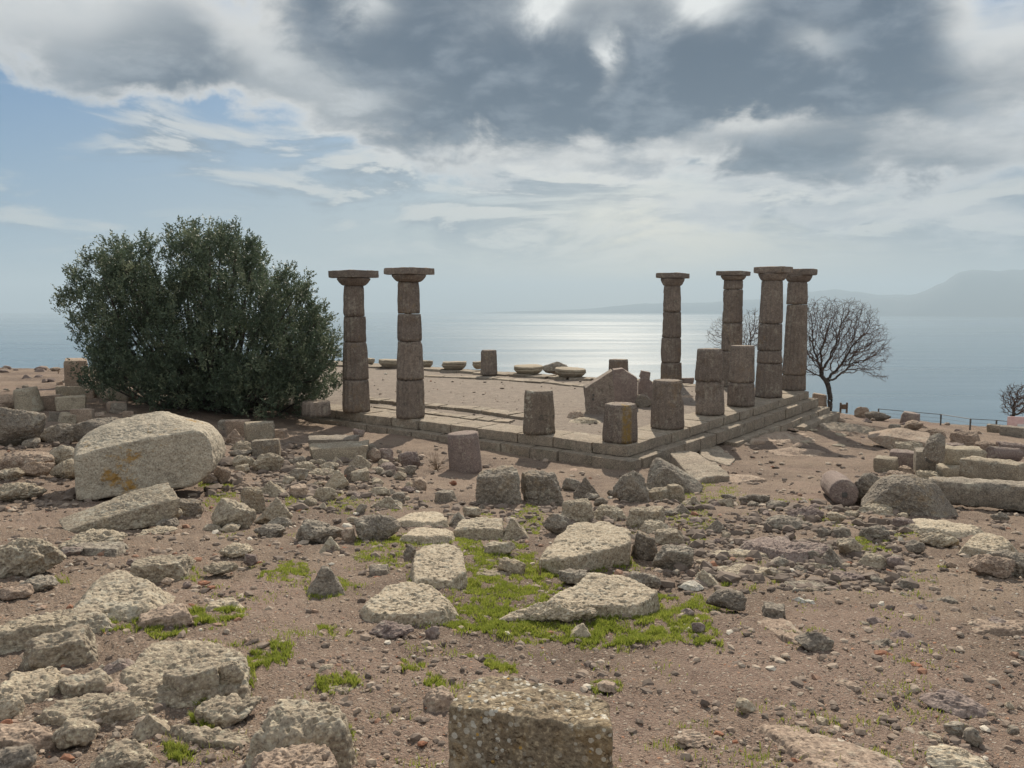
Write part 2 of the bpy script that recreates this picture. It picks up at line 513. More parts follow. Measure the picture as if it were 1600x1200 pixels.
# ------------------------------------------------------------------ ground sheet, sea, far hills
def build_ground():
    dense = np.linspace(radians(-44), radians(44), 760)
    rest = np.linspace(radians(44), radians(316), 130)[1:-1]
    ang = np.r_[dense, rest]
    r = [.35]
    while r[-1] < 48: r.append(r[-1] * 1.0125 + .004)
    while r[-1] < 620: r.append(r[-1] * 1.09)
    r = np.array(r); R, A = np.meshgrid(r, ang, indexing='ij')
    x, y = (R * np.sin(A)).ravel(), (R * np.cos(A) - .0).ravel()
    z = land(x, y); P = np.stack([x, y, np.zeros_like(x)], -1)
    near = np.clip(1 - R.ravel() / 60, 0, 1)
    u, v = t_local(x, y); ins = (u > U0) & (u < U1) & (v > V0) & (v < V1)
    k = np.where(ins, .35, 1.0)
    z = z + (fbm(P, .55, 4) * .085 + fbm(P, 3.3, 4, .55) * .035) * k * np.clip(near * 3, .3, 1)
    cl = R.ravel() < 16
    zz = np.zeros_like(z); zz[cl] = fbm(P[cl], 14, 3, .6) * .020 + np.maximum(fbm(P[cl], 30, 2, .6), 0) * .020
    z = z + zz
    far = R.ravel() > 50
    z[far] += fbm(P[far], .03, 4)  * 6 * np.clip((R.ravel()[far] - 50) / 60, 0, 1)
    nR, nA = R.shape
    i = np.arange(nR - 1)[:, None] * nA; j = np.arange(nA)[None]; jn = (j + 1) % nA
    Fq = np.stack([i + j, i + nA + j, i + nA + jn, i + jn], -1).reshape(-1, 4)[:, ::-1]
    V = np.stack([x, y, z], -1)
    V = np.r_[V, [[0, 0, float(land(0, 0)[0])]]]
    tri = np.stack([np.full(nA, len(V) - 1), (np.arange(nA) + 1) % nA, np.arange(nA)], -1)
    # close the centre with quads of zero width avoided: a small fan kept as a second mesh part is not needed, join as quads
    fan = [(len(V) - 1, int(a), int(b_), int(c_)) for a, b_, c_ in zip(np.arange(0, nA - 1, 2), np.arange(1, nA, 2), np.arange(2, nA + 1, 2) % nA)]
    Fq = np.r_[Fq, np.array(fan)[:, ::-1]]
    o = obj('ground', V, Fq, M_GROUND); tag(o, 'bare stony brown hilltop ground sloping to the temple', 'ground', kind='structure')


build_ground()


def disc(R, z, n=160, rings=(2000, 6000, 14000)):
    V = [(0, 0, z)]; Fc = []
    rr = list(rings) + [R]
    for r in rr:
        for k in range(n): V.append((r * sin(2 * pi * k / n), r * cos(2 * pi * k / n), z))
    for k in range(n): Fc.append((0, 1 + (k + 1) % n, 1 + k))
    for q in range(len(rr) - 1):
        a, b_ = 1 + q * n, 1 + (q + 1) * n
        for k in range(n): Fc.append((a + k, a + (k + 1) % n, b_ + (k + 1) % n, b_ + k))
    return V, Fc


SEA_Z = -236.0
V, Fc = disc(27200, SEA_Z)
tag(obj('sea', V, Fc, M_SEA, smooth=False), 'calm hazy sea far below the hill, glittering under the sun', 'sea', kind='structure')


def hills(name, prof, dist, depth, label, seed):
    """prof: (px, height px above the sea horizon) -> a ridge with real depth, standing in the sea"""
    px = np.array([p[0] for p in prof], float); hp = np.array([p[1] for p in prof], float)
    az = np.linspace(px[0], px[-1], 240); hh = np.interp(az, px, hp)
    a = np.arctan((az - 800) / F); rows = np.linspace(0, 1, 22)
    A, T = np.meshgrid(a, rows, indexing='ij'); HH = np.repeat(hh[:, None], len(rows), 1)
    Rr = dist + (T - .5) * depth
    x, y = Rr * np.sin(A), Rr * np.cos(A)
    shape = np.sin(pi * T) ** .8
    P = np.stack([x.ravel(), y.ravel(), np.zeros(x.size)], -1)
    nz = fbm(P, .00055, 5, .5, seed).reshape(x.shape)
    z = SEA_Z - 14 + (HH / F * dist + 10) * shape * (1 + .33 * nz * (T > 0) * (T < 1)) 
    n, k = x.shape
    i = np.arange(n - 1)[:, None] * k; j = np.arange(k - 1)[None]
    Fq = np.stack([i + j, i + k + j, i + k + j + 1, i + j + 1], -1).reshape(-1, 4)[:, ::-1]
    o = obj(name, np.stack([x.ravel(), y.ravel(), z.ravel()], -1), Fq, M_HILL)
    tag(o, label, 'hills', kind='structure')


hills('far_hills', [(1200, 0), (1330, 22), (1400, 24), (1440, 34), (1490, 52), (1540, 56), (1620, 58), (1760, 48), (1950, 56), (2200, 20), (2400, 0)], 20500, 3000, 'tall blue hazy hills on the right of the sea horizon', 3.1)
hills('headland', [(740, 0), (800, 2.5), (860, 4), (930, 8), (1000, 16), (1040, 18), (1100, 15), (1180, 20), (1260, 34), (1300, 36), (1360, 28), (1420, 26), (1500, 18), (1600, 14), (1700, 0)], 23500, 2200, 'long low blue headland across the sea behind the columns', 9.4)

# ------------------------------------------------------------------ stone shapes
_ico = {}


def ico(n):
    if n in _ico: return _ico[n]
    t = (1 + 5 ** .5) / 2
    V = np.array([(-1, t, 0), (1, t, 0), (-1, -t, 0), (1, -t, 0), (0, -1, t), (0, 1, t), (0, -1, -t), (0, 1, -t), (t, 0, -1), (t, 0, 1), (-t, 0, -1), (-t, 0, 1)], float)
    Fc = np.array([(0, 11, 5), (0, 5, 1), (0, 1, 7), (0, 7, 10), (0, 10, 11), (1, 5, 9), (5, 11, 4), (11, 10, 2), (10, 7, 6), (7, 1, 8), (3, 9, 4), (3, 4, 2), (3, 2, 6), (3, 6, 8), (3, 8, 9), (4, 9, 5), (2, 4, 11), (6, 2, 10), (8, 6, 7), (9, 8, 1)])
    for _ in range(n):
        e = np.sort(np.concatenate([Fc[:, [0, 1]], Fc[:, [1, 2]], Fc[:, [2, 0]]]), axis=1)
        ue, inv = np.unique(e, axis=0, return_inverse=True); inv = inv.ravel()
        m = (V[ue[:, 0]] + V[ue[:, 1]]) / 2; k = len(Fc); a, b, c = (len(V) + inv[:k], len(V) + inv[k:2 * k], len(V) + inv[2 * k:])
        V = np.r_[V, m]
        Fc = np.r_[np.c_[Fc[:, 0], a, c], np.c_[Fc[:, 1], b, a], np.c_[Fc[:, 2], c, b], np.c_[a, b, c]]
    V = V / np.linalg.norm(V, axis=1)[:, None]
    _ico[n] = (V, Fc); return _ico[n]


def unit_rock(kind, seed, level, poly=None):
    """a stone in the box [-1,1]^3 cut by planes; poly: convex outline in (x,z)"""
    g = np.random.default_rng(seed); Nn, H = [], []
    def plane(n, h):
        n = np.array(n, float); l = np.linalg.norm(n); Nn.append(n / l); H.append(h / l)
    p = 16
    if poly is not None:
        c = np.mean(poly, axis=0); q = [np.array(a) for a in poly]
        area = sum(q[i][0] * q[(i + 1) % len(q)][1] - q[(i + 1) % len(q)][0] * q[i][1] for i in range(len(q)))
        if area < 0: q = q[::-1]
        for i in range(len(q)):
            a, b = q[i], q[(i + 1) % len(q)]; e = b - a; n = np.array([e[1], -e[0]]); l = np.linalg.norm(n)
            if l < 1e-6: continue
            n /= l; h = n @ (a - c)
            plane((n[0], g.normal(0, .10) - (.14 if n[1] > .5 else 0), n[1]), max(h, .12))
        plane((g.normal(0, .06), -1, .12), .96); plane((g.normal(0, .1), 1, .1), .96)
        p = 15 if seed in (61, 72) else 34
    elif kind == 's':
        n_ = int(g.integers(6, 9)); a0 = g.uniform(0, 6.28)
        for i in range(n_):
            th = a0 + (i + g.uniform(-.32, .32)) * 6.283 / n_; plane((cos(th), sin(th), g.uniform(.12, .55)), g.uniform(.80, 1.0))
        plane((g.normal(0, .05), g.normal(-.03, .05), 1), .55); plane((0, 0, -1), 1.0)
        for _ in range(3): th = g.uniform(0, 6.28); plane((cos(th) * .35, sin(th) * .35, 1), g.uniform(.60, .72))
        p = 20
    elif kind == 'k':
        for ax in range(2):
            for sg in (-1, 1):
                n = g.normal(0, .16, 3); n[ax] = sg; n[2] = g.uniform(.0, .30); plane(n, g.uniform(.86, 1.0))
        plane((g.normal(0, .14), g.normal(-.06, .12), 1), .92); plane((0, 0, -1), 1.0)
        for _ in range(8):
            n = g.normal(size=3); n /= np.linalg.norm(n); plane(n, np.abs(n).sum() * g.uniform(.60, .84))
        p = 26
    elif kind == 'w':
        plane((g.normal(0, .1), -1, .45), .62); plane((-1, g.normal(0, .15), .55 + g.uniform(-.1, .3)), .66); plane((1, g.normal(0, .15), .55 + g.uniform(-.1, .3)), .66)
        plane((g.normal(0, .1), 1, .5), .66); plane((0, 0, -1), 1.0); plane((.1, -.1, 1), 1.0)
        for _ in range(4):
            n = g.normal(size=3); n /= np.linalg.norm(n); plane(n, g.uniform(.8, 1.0))
        p = 22
    else:
        K = 15 if kind == 'b' else 18
        for i in range(K):
            zf = 1 - 2 * (i + .5) / K; th = i * 2.39996 + g.uniform(0, 1); rr = (1 - zf * zf) ** .5
            n = np.array([rr * cos(th), rr * sin(th), zf]) + g.normal(0, .22, 3); plane(n / np.linalg.norm(n), g.uniform(.74, 1.0))
        p = 15
    D, Fc = ico(level)
    w = np.array((1.0, 1.0, 1.0)); d = D
    Nn = np.array(Nn); H = np.array(H)
    s = np.maximum(d @ Nn.T, 0) / H[None]
    r = (s ** p).sum(1) ** (-1 / p)
    V = d * r[:, None]
    lo, hi = V.min(0), V.max(0)
    V = (V - (lo + hi) / 2) / ((hi - lo) / 2)
    return V, Fc


def rock_mesh(kind, seed, dims, level, poly=None, rough=1.0):
    V, Fc = unit_rock(kind, seed, level, poly)
    n = V / np.linalg.norm(V, axis=1)[:, None]
    V = V * np.array(dims) / 2
    s = float(np.mean(sorted(dims)[-2:]))
    off = seed * 3.77 % 90
    if kind == 'o':
        a = .75 + .2 * sin(seed); q = np.stack([V[:, 0] * cos(a) + V[:, 1] * sin(a), -V[:, 0] * sin(a) + V[:, 1] * cos(a), V[:, 2]], -1)
        st = fbm(q * np.array([.5, 2.6, 2.0]) / s, 3.2, 4, .6, off)
        V = V + n * (st * s * .045 + np.abs(fbm(q * np.array([.6, 3.5, 2.5]) / s, 6, 3, .6, off)) * s * -.04)[:, None]
    a = fbm(V / s, 2.2, 3, .5, off) * .060 + fbm(V / s, 7, 3, .6, off + 9) * .022
    fq = (fbm(V, 15, 3, .6, off) * .018 - np.abs(fbm(V, 6.5, 3, .6, off + 3)) * .05) * min(1.0, s / .6)
    pits = -np.maximum(fbm(V, 24, 2, .5, off + 5) - .18, 0) * .06 * min(1, s / .6) if level >= 5 else 0
    V = V + n * ((a * s + fq + pits) * rough)[:, None]
    return V, Fc


NAME = {'b': 'boulder', 'k': 'stone_block', 's': 'stone_slab', 'w': 'rock', 'o': 'rock_outcrop', 'e': 'ashlar_block'}
CATN = {'b': 'boulder', 'k': 'stone block', 's': 'stone slab', 'w': 'rock', 'o': 'rock outcrop', 'e': 'stone block'}


def block_mesh(dims, seed, cell=.08, rad=.03, nz=.008, warp=.05):
    """a dressed block: grid box with worn edges and a rough face"""
    hx, hy, hz = [d / 2 for d in dims]; mb = MB()
    g = np.random.default_rng(seed)
    for ax in range(3):
        o = [a for a in range(3) if a != ax]; du, dv = dims[o[0]], dims[o[1]]
        nu, nv = max(2, min(40, int(du / cell))), max(2, min(40, int(dv / cell)))
        uu, vv = np.meshgrid(np.linspace(-du / 2, du / 2, nu + 1), np.linspace(-dv / 2, dv / 2, nv + 1), indexing='ij')
        for sg in (-1, 1):
            P = np.zeros((uu.size, 3)); P[:, o[0]] = uu.ravel(); P[:, o[1]] = vv.ravel(); P[:, ax] = sg * dims[ax] / 2
            i = np.arange(nu)[:, None] * (nv + 1); j = np.arange(nv)[None]
            Q = np.stack([i + j, i + nv + 1 + j, i + nv + 2 + j, i + j + 1], -1).reshape(-1, 4)
            if (sg > 0) == (ax == 1): Q = Q[:, ::-1]
            mb.add(P, Q)
    V, Q = mb.get()
    h = np.array([hx, hy, hz]); rad = min(rad, .45 * h.min())
    off = seed * 5.31 % 70
    rr = rad * (1 + 1.6 * np.maximum(fbm(V, 2.6, 2, .5, off), -.3))[:, None]
    q = np.clip(V, -(h - rr), h - rr); d = V - q; l = np.linalg.norm(d, axis=1)[:, None]
    V2 = q + d / np.maximum(l, 1e-9) * np.minimum(rr, l * 10)
    n = d / np.maximum(l, 1e-9)
    V2 = V2 + n * (fbm(V2, 3, 3, .55, off) * nz * 2 + fbm(V2, 14, 3, .6, off) * nz)[:, None]
    if warp:
        T = V2 / h
        for ax in range(3):
            o = [a for a in range(3) if a != ax]
            k1, k2 = g.normal(0, warp, 2)
            V2[:, ax] *= 1 + k1 * T[:, o[0]] * .6 + k2 * T[:, o[1]] * .6
    return V2, Q


MATS = {'g': M_GREY, 'd': M_DARK, 'l': M_LIGHT, 'n': M_BROWN, 'p': M_PURP, 'f': M_FRONT, 'o': M_BOULD, 's': M_STEP, 'c': M_COL, 't': M_TILE, 'w': M_WHITE}
ROCKS = []          # (centre xy, radius) kept so that grass and pebbles stay off them


def rock(l, t, r, b, kind, mat, label, seed=None, dr=None, yaw=None, poly=None, group=None, sink=.22, base=None, rz=None, h=None, roll=0.0, name=None, cat=None, z0=None, rough=1.0):
    """one stone fitted to the frame of the photograph: l,t,r,b its outline box, its foot on the ground (or on height z0)"""
    seed = seed if seed is not None else int(l * 7 + t * 13 + r * 3 + b) & 0xffff
    g = np.random.default_rng(seed + 1)
    cx = (l + r) / 2
    p = hit(cx, base or b) if z0 is None else on_z(cx, base or b, z0)
    dep = max(.5, p[1] * cos(PITCH) + (CAM_H - p[2]) * sin(PITCH))
    phi = math.atan2(CAM_H - p[2], p[1])
    dr = dr if dr is not None else {'b': .8, 'k': .75, 's': .9, 'w': .8, 'o': .8, 'e': .6}[kind]
    W = (r - l) * dep / F; D = dr * W
    dep2 = dep + D * .40; W = (r - l) * dep2 / F; D = dr * W
    hp = (b - t) * dep2 / F
    Hh = h if h is not None else (hp - D * sin(phi) * .72) / cos(phi)
    mn = {'b': .36, 'k': .34, 's': .13, 'w': .4, 'o': .10, 'e': .25}[kind] * W * .8
    if Hh < mn:
        Hh = mn; D = max(.35 * W, (hp - Hh * cos(phi)) / (.72 * sin(phi) + 1e-6)); D = min(D, 2.2 * W)
    sk = sink * Hh
    a = atan2(p[0], p[1])
    c = np.array([p[0] + sin(a) * D * .42, p[1] + cos(a) * D * .42])
    gz = float(land(c[0], c[1])[0]) if z0 is None else z0
    zb = min(p[2], gz) if z0 is None else z0
    zt = p[2] + Hh
    dims = (W, D, zt - zb + sk)
    lv = 5 if (r - l) > 34 else 4
    if (r - l) > 110 or poly is not None: lv = 6
    if poly is not None:
        q = np.array([((x - l) / (r - l) * 2 - 1, (b - y) / (b - t) * 2 - 1) for x, y in poly])
        f = (sk + max(0.0, p[2] - zb)) / dims[2]; q[:, 1] = -1 + 2 * f + (q[:, 1] + 1) * (1 - f)
        V, Fc = rock_mesh(kind, seed, dims, lv, q, rough)
    elif kind == 'e':
        V, Fc = block_mesh(dims, seed, cell=min(dims) / 5, rad=.10 * min(dims) + .012, nz=.020, warp=.10)
    else:
        V, Fc = rock_mesh(kind, seed, dims, lv, None, rough)
    yw = -a + (yaw if yaw is not None else g.normal(0, .12))
    nm = name or (NAME[kind] if not (kind == 'b' and W < .5) else 'stone')
    ct = cat or (CATN[kind] if not (kind == 'b' and W < .5) else 'stone')
    o = obj(nm, V, Fc, MATS[mat], loc=(c[0], c[1], (zt + zb - sk) / 2), rot=(0, roll, yw))
    tag(o, label, ct, group)
    ROCKS.append((c[0], c[1], .5 * max(W, D), .5 * W, .5 * D, yw))
    return o

def gslab(poly, h, mat, label, seed, strata=False, sink=.12, slope=.22, p=26, rough=1.0, name='stone_slab', cat='stone slab', lv=None, drape=None):
    """a stone whose top face has the outline `poly` (photo px) at height h over the ground"""
    poly = np.array(poly, float); m = poly.mean(0); b = poly[:, 1].max()
    g = np.random.default_rng(seed); p0 = hit(m[0], b + 4); zt = p0[2] + h
    W = np.array([on_z(x, y, zt)[:2] for x, y in poly]); c = (W.min(0) + W.max(0)) / 2
    gzs = land(W[:, 0], W[:, 1]); zb = min(gzs.min(), p0[2]) - sink
    ex = (W.max(0) - W.min(0)) / 2; ez = (zt - zb) / 2; q = (W - c) / ex; cc = q.mean(0)
    ar = sum(q[i][0] * q[(i + 1) % len(q)][1] - q[(i + 1) % len(q)][0] * q[i][1] for i in range(len(q)))
    if ar < 0: q = q[::-1]
    Nn, H = [], []
    for i in range(len(q)):
        e = q[(i + 1) % len(q)] - q[i]; n = np.array([e[1], -e[0]]); n /= np.linalg.norm(n); hh = max(.1, n @ (q[i] - cc)); sl = slope * g.uniform(.3, 1.6)
        N3 = np.array([n[0], n[1], sl]); hh = hh + sl * .9; l = np.linalg.norm(N3); Nn.append(N3 / l); H.append(hh / l)
    Nn.append(np.array([0, 0, 1.])); H.append(1.0); Nn.append(np.array([0, 0, -1.])); H.append(1.0)
    for _ in range(3):
        n = np.array([*g.normal(0, .5, 2), 1.]); n /= np.linalg.norm(n); Nn.append(n); H.append(np.abs(n).sum() * g.uniform(.80, .95))
    D, Fc = ico(lv or 6); d = D / np.linalg.norm(D, axis=1)[:, None]
    r = ((np.maximum(d @ np.array(Nn).T, 0) / np.array(H)[None]) ** p).sum(1) ** (-1 / p)
    V = d * r[:, None]; V[:, :2] += cc; n = d.copy()
    V = V * np.array([*ex, ez]); n = V / np.linalg.norm(V / np.array([*ex, ez]), axis=1)[:, None]; n = n / np.linalg.norm(n, axis=1)[:, None]
    S_ = float(ex.mean() * 2); off = seed * 2.9 % 60; k = np.clip(V[:, 2] / ez + .4, .2, 1)
    dz = fbm(V / S_, 2.4, 3, .55, off) * .035 * S_ + fbm(V, 7, 3, .6, off) * .016 + fbm(V, 22, 3, .6, off) * .009
    if strata:
        a = .75; w = np.stack([V[:, 0] * cos(a) + V[:, 1] * sin(a), -V[:, 0] * sin(a) + V[:, 1] * cos(a), V[:, 2]], -1)
        dz = dz + fbm(w * np.array([.5, 3.2, 2.]) / S_, 3, 4, .6, off) * .030 * S_ - np.abs(fbm(w * np.array([.6, 4, 2.]) / S_, 6, 3, .6, off)) * .030 * S_
    pit = np.maximum(fbm(V, 26, 2, .5, off + 5) - .15, 0) * .05 if mat != 'f' else np.maximum(fbm(V, 40, 2, .5, off + 5) - .12, 0) * .022
    up = np.array([0, 0, 1.])[None] * .65 + n * .6
    V = V + up * ((dz - pit) * rough)[:, None]
    if drape is None: drape = h < .12 or strata
    if drape: V[:, 2] += land(V[:, 0] + c[0], V[:, 1] + c[1]) - float(land(c[0], c[1])[0]); zt = float(land(c[0], c[1])[0]) + h; zb = zt - 2 * ez
    o = obj(name, V, Fc, MATS[mat], loc=(c[0], c[1], (zt + zb) / 2)); tag(o, label, cat)
    for x, y in W: ROCKS.append((*(c * .45 + np.array([x, y]) * .55), .3 * max(ex), 0, 0, 0))
    ROCKS.append((c[0], c[1], .8 * min(ex), 0, 0, 0))
    return o


# ------------------------------------------------------------------ the temple platform
def course(mb, p0, p1, width, z0, z1, seed, lmin=1.0, lmax=1.5, side=1, gap=.012, nz=.006):
    """a run of dressed blocks from p0 to p1 (temple u,v), its outer face on the line, reaching `width` inwards"""
    g = np.random.default_rng(seed); a, b = np.array(p0, float), np.array(p1, float)
    L = np.linalg.norm(b - a); e = (b - a) / L; n = np.array([-e[1], e[0]]) * side; s = 0.0; k = 0
    while s < L - 1e-6:
        w = g.uniform(lmin, lmax)
        if L - s - w < lmin * .6: w = L - s
        V, Q = block_mesh((w - gap * g.uniform(.6, 2.6), width, z1 - z0), seed * 100 + k, cell=.10, rad=.035, nz=nz * 1.8, warp=.010)
        m = a + e * (s + w / 2) + n * (width / 2 + g.normal(0, .016))
        x = m[0] + e[0] * V[:, 0] + n[0] * V[:, 1]; y = m[1] + e[1] * V[:, 0] + n[1] * V[:, 1]
        z = (z0 + z1) / 2 + V[:, 2] - abs(g.normal(0, .009)) + V[:, 0] * g.normal(0, .006)
        X = T0[0] + TU[0] * x + TV[0] * y; Y = T0[1] + TU[1] * x + TV[1] * y
        if side < 0: Q = Q[:, ::-1]
        mb.add(np.stack([X, Y, z], -1), Q); s += w; k += 1


PL = empty('temple_platform', tpt(0, 0, -.6), 'low stepped stone platform of the ruined temple carrying the columns', 'temple platform')


def part(name, mb, mat, parent):
    V, Q = mb.get(); V = V - np.array(parent.location)
    return obj(name, V, Q, mat, parent)


m = MB(); course(m, (U0, V0), (U0, V1), 1.15, -.285, 0.0, 3, side=-1); course(m, (U0 + 1.15, V0), (U1, V0), 1.25, -.285, 0.0, 4, side=1)
part('stylobate', m, M_STEP, PL)
m = MB(); course(m, (U1 - 1.1, V1), (U1 - 1.1, V0 + 1.25), 1.1, -.285, 0.0, 5, side=1); part('stylobate', m, M_STEP, PL)
S1 = .34
m = MB(); course(m, (U0 - S1, V0 - S1), (U0 - S1, V1 + S1), S1 + .2, -.66, -.292, 6, .9, 1.4, side=-1); course(m, (U0 + .2, V0 - S1), (U1 + S1, V0 - S1), S1 + .2, -.66, -.292, 7, .9, 1.4); part('lower_step', m, M_STEP, PL)
m = MB(); course(m, (5.2, V0 - 2 * S1), (U1 + 2 * S1, V0 - 2 * S1), S1 + .15, -1.15, -.668, 8, .9, 1.4); part('bottom_step', m, M_STEP, PL)
m = MB(); course(m, (10.9, V0 - 3.1 * S1), (U1 + 2.6 * S1, V0 - 3.1 * S1), .40, -1.6, -.86, 9, 1.4, 2.0); part('foundation_block', m, M_STEP, PL)


# ------------------------------------------------------------------ columns, drums, capitals
def drum_mesh(rb, rt, h, seed, flutes=16, worn=1.0, fl_d=.11):
    nA, nR = flutes * 6, max(6, int(h / .09)); g = np.random.default_rng(seed)
    ph = g.uniform(0, 6); T = np.linspace(0, 1, nR + 1); A = np.arange(nA) / nA * 2 * pi
    prof = np.r_[.0, T, 1.0]; rows = []
    for k, t in enumerate(T):
        r = rb + (rt - rb) * t
        fl = (A / (2 * pi) * flutes) % 1; r = r * (1 + fl_d * .2) - fl_d * r * (4 * fl * (1 - fl))
        e = min(t, 1 - t) * h
        P = np.stack([r * np.cos(A + ph), r * np.sin(A + ph), np.full(nA, t * h)], -1)
        q = P + seed * 1.31
        d = fbm(q, 1.6, 3) * .022 * worn + fbm(q, 9, 3) * .010 * worn
        chip = np.maximum(fbm(q * np.array([1, 1, .6]), 2.9, 3) - .16, 0) * np.clip(1 - e / .11, 0, 1) * .16 * worn
        chip2 = np.maximum(fbm(q, 1.3, 2, .5, 8.8) - .30, 0) * .25 * worn
        s = (r + d - chip - chip2 - np.clip(1 - e / .015, 0, 1) * .008) / np.maximum(r, 1e-6)
        P[:, :2] *= s[:, None]; rows.append(P)
    V = np.concatenate(rows); mb = []
    i = np.arange(nR)[:, None] * nA; j = np.arange(nA)[None]; jn = (j + 1) % nA
    Q = np.stack([i + j, i + jn, i + nA + jn, i + nA + j], -1).reshape(-1, 4)
    extra = []
    for top in (0, 1):
        ring = rows[-1] if top else rows[0]; base0 = nR * nA if top else 0
        prev = np.arange(nA) + base0
        for f in (.72, .38, .1):
            R = ring * np.array([f, f, 1]); R[:, 2] += fbm(R + seed, 4, 3) * .02 + (g.uniform(-.01, .01))
            st = len(V); V = np.r_[V, R]; cur = np.arange(nA) + st
            q = np.stack([prev, np.roll(prev, -1), np.roll(cur, -1), cur], -1)
            Q = np.r_[Q, q if top else q[:, ::-1]]; prev = cur
        cv = len(V); V = np.r_[V, [[0, 0, ring[:, 2].mean()]]]; ev = np.arange(0, nA, 2)
        q = np.stack([np.full(nA // 2, cv), prev[ev], prev[ev + 1], prev[(ev + 2) % nA]], -1)
        Q = np.r_[Q, q if top else q[:, ::-1]]
    return V, Q


def lathe(prof, n, seed, worn=.02):
    A = np.arange(n) / n * 2 * pi; V = []
    for r, z in prof: V.append(np.stack([r * np.cos(A), r * np.sin(A), np.full(n, z)], -1))
    V = np.concatenate(V); k = len(prof)
    i = np.arange(k - 1)[:, None] * n; j = np.arange(n)[None]; jn = (j + 1) % n
    Q = np.stack([i + j, i + jn, i + n + jn, i + n + j], -1).reshape(-1, 4)
    q = V + seed * 2.1; nz = fbm(q, 3, 4) * worn * 1.3 - np.maximum(fbm(q, 2.1, 2, .5, 4) - .25, 0) * worn * 5
    l = np.linalg.norm(V[:, :2], axis=1)[:, None]
    V[:, :2] *= 1 + nz[:, None] * np.minimum(1, l / .1) ; V[:, 2] += nz * .5
    return V, Q


def echinus_prof(rn, ra, h):
    p = [(.01, 0), (rn * .9, 0), (rn, .01)]
    for k in range(9):
        t = k / 8; p.append((rn + (ra - rn) * (t ** .75), .04 * h + h * .8 * t ** 1.35))
    p += [(ra * 1.0, h * .93), (ra * .97, h), (.01, h)]
    return p


def column(px, by, joints, cap, wb, wt, label, seed, ab=None, off=(0, 0), group=None, name='column', cat='column', rot=.0, z0=0.0, mat=M_COL, flutes=16, worn=1.0):
    """px, by: foot in the photograph; joints: heights of the drum joints; cap=(echinus foot, abacus foot, top)"""
    p = on_z(px, by, z0) if z0 is not None else hit(px, by)
    dep = p[1] + .4; rb = wb / 2 * dep / F; rt = wt / 2 * dep / F
    n = p[:2] / np.linalg.norm(p[:2]); c = np.array([*(p[:2] + n * rb * .95), p[2]])
    zz = lambda py: at_y(px, py, c[1])[2] - c[2]
    e = empty(name, c, label, cat, group, rz=YAW)
    if z0 is None: e.location.z -= .06
    tops = [zz(j) for j in joints] + [zz(cap[0])] if cap else [zz(j) for j in joints]
    H = tops[-1]; z = 0.0; g = np.random.default_rng(seed)
    for k, t in enumerate(tops):
        r0, r1 = rb + (rt - rb) * z / H, rb + (rt - rb) * t / H
        if k: r0 *= 1 + g.uniform(-.02, .03)
        V, Q = drum_mesh(r0, r1, t - z - (.012 if k < len(tops) - 1 else 0), seed * 10 + k, flutes, worn, .015 if name == 'column_drum' else .11)
        d = obj('drum', V, Q, mat, e, loc=(g.normal(0, .012), g.normal(0, .012), z), rot=(g.normal(0, .004), g.normal(0, .004), g.uniform(0, 6)))
        z = t
    if cap:
        ze, zt = zz(cap[1]), zz(cap[2]) ; wab = ab * dep / F / 1.40
        V, Q = lathe(echinus_prof(rt * 1.0, wab * .47, ze - H), 48, seed, .02)
        c_ = obj('capital', V, Q, mat, e, loc=(off[0] * .5, off[1] * .5, H))
        V, Q = block_mesh((wab, wab, zt - ze), seed + 5, cell=.08, rad=.03, nz=.01, warp=.01)
        obj('abacus', V, Q, mat, c_, loc=(off[0] * .5, off[1] * .5, ze - H + (zt - ze) / 2 + .004), rot=(g.normal(0, .012), g.normal(0, .012), g.normal(0, .03)))
    ROCKS.append((c[0], c[1], rb, rb, rb, 0))
    return e


def stripe_mat(ang):
    m = M_COL.copy(); m.name = 'column_stone_with_lichen_stripe'; nt = m.node_tree; b = nt.nodes['Principled BSDF']
    src = b.inputs['Base Color'].links[0].from_socket; tc = nt.nodes.new('ShaderNodeTexCoord')
    X, Y, Z = sep(nt, S(nt, tc.outputs['Object'])); c, s_ = cos(-ang), sin(-ang)
    a = (X * s_ + Y * c)._m('ARCTAN2', X * c - Y * s_) + (noise(nt, pos(nt), 9, 5) - .5) * .28
    k = a._m('ABSOLUTE').ss(.40, .16) * noise(nt, pos(nt), 11, 6, .7).ss(.36, .56)
    c_ = mix(nt, k * .85, S(nt, src), (.25, .165, .045)); nt.links.new(c_.s, b.inputs['Base Color'])
    return m


GC = 'standing temple columns with capitals'; GS = 'broken column stubs on the temple platform'
column(642, 655, [592, 532.5, 490], (441, 429.5, 419), 45, 32, 'tall standing column with flat capital, the farther from the olive tree of the left pair', 21, ab=79, group=GC)
column(557, 645, [592.5, 534, 494], (447, 434.5, 423), 43, 30, 'tall standing column with flat capital, the one nearest the olive tree', 22, ab=77, group=GC)
column(1200.7, 622.5, [567, 547.5, 505.5], (439, 427, 417), 40.5, 31, 'tallest looking column of the right group, with a thin pale drum in its shaft', 23, ab=65, off=(.05, 0), group=GC)
column(1239.5, 611, [585, 475.5], (441, 430, 420.5), 36, 28.5, 'standing column at the far corner of the platform, next to the bare tree', 24, ab=60, off=(.12, -.05), group=GC)
column(1141, 605, [548, 504.5, 452], (438, 431, 424), 33, 28, 'standing column behind the two drum stubs, with a narrow drum under its capital', 25, ab=57, group=GC)
column(1047.5, 599, [566, 527.5, 487], (447, 435, 427), 33, 25, 'slender standing column alone against the sea, left of the right group', 26, ab=55, group=GC)
cs = column(969, 694, [631], None, 55, 49, 'short stub at the near corner of the platform with a mustard yellow lichen stripe', 27, group=GS, name='column_stub', cat='column stub')
dm = cs.children[0]; dm.data.materials[0] = stripe_mat(atan2(-cs.location.y, -cs.location.x) + .42 - YAW - dm.rotation_euler[2])
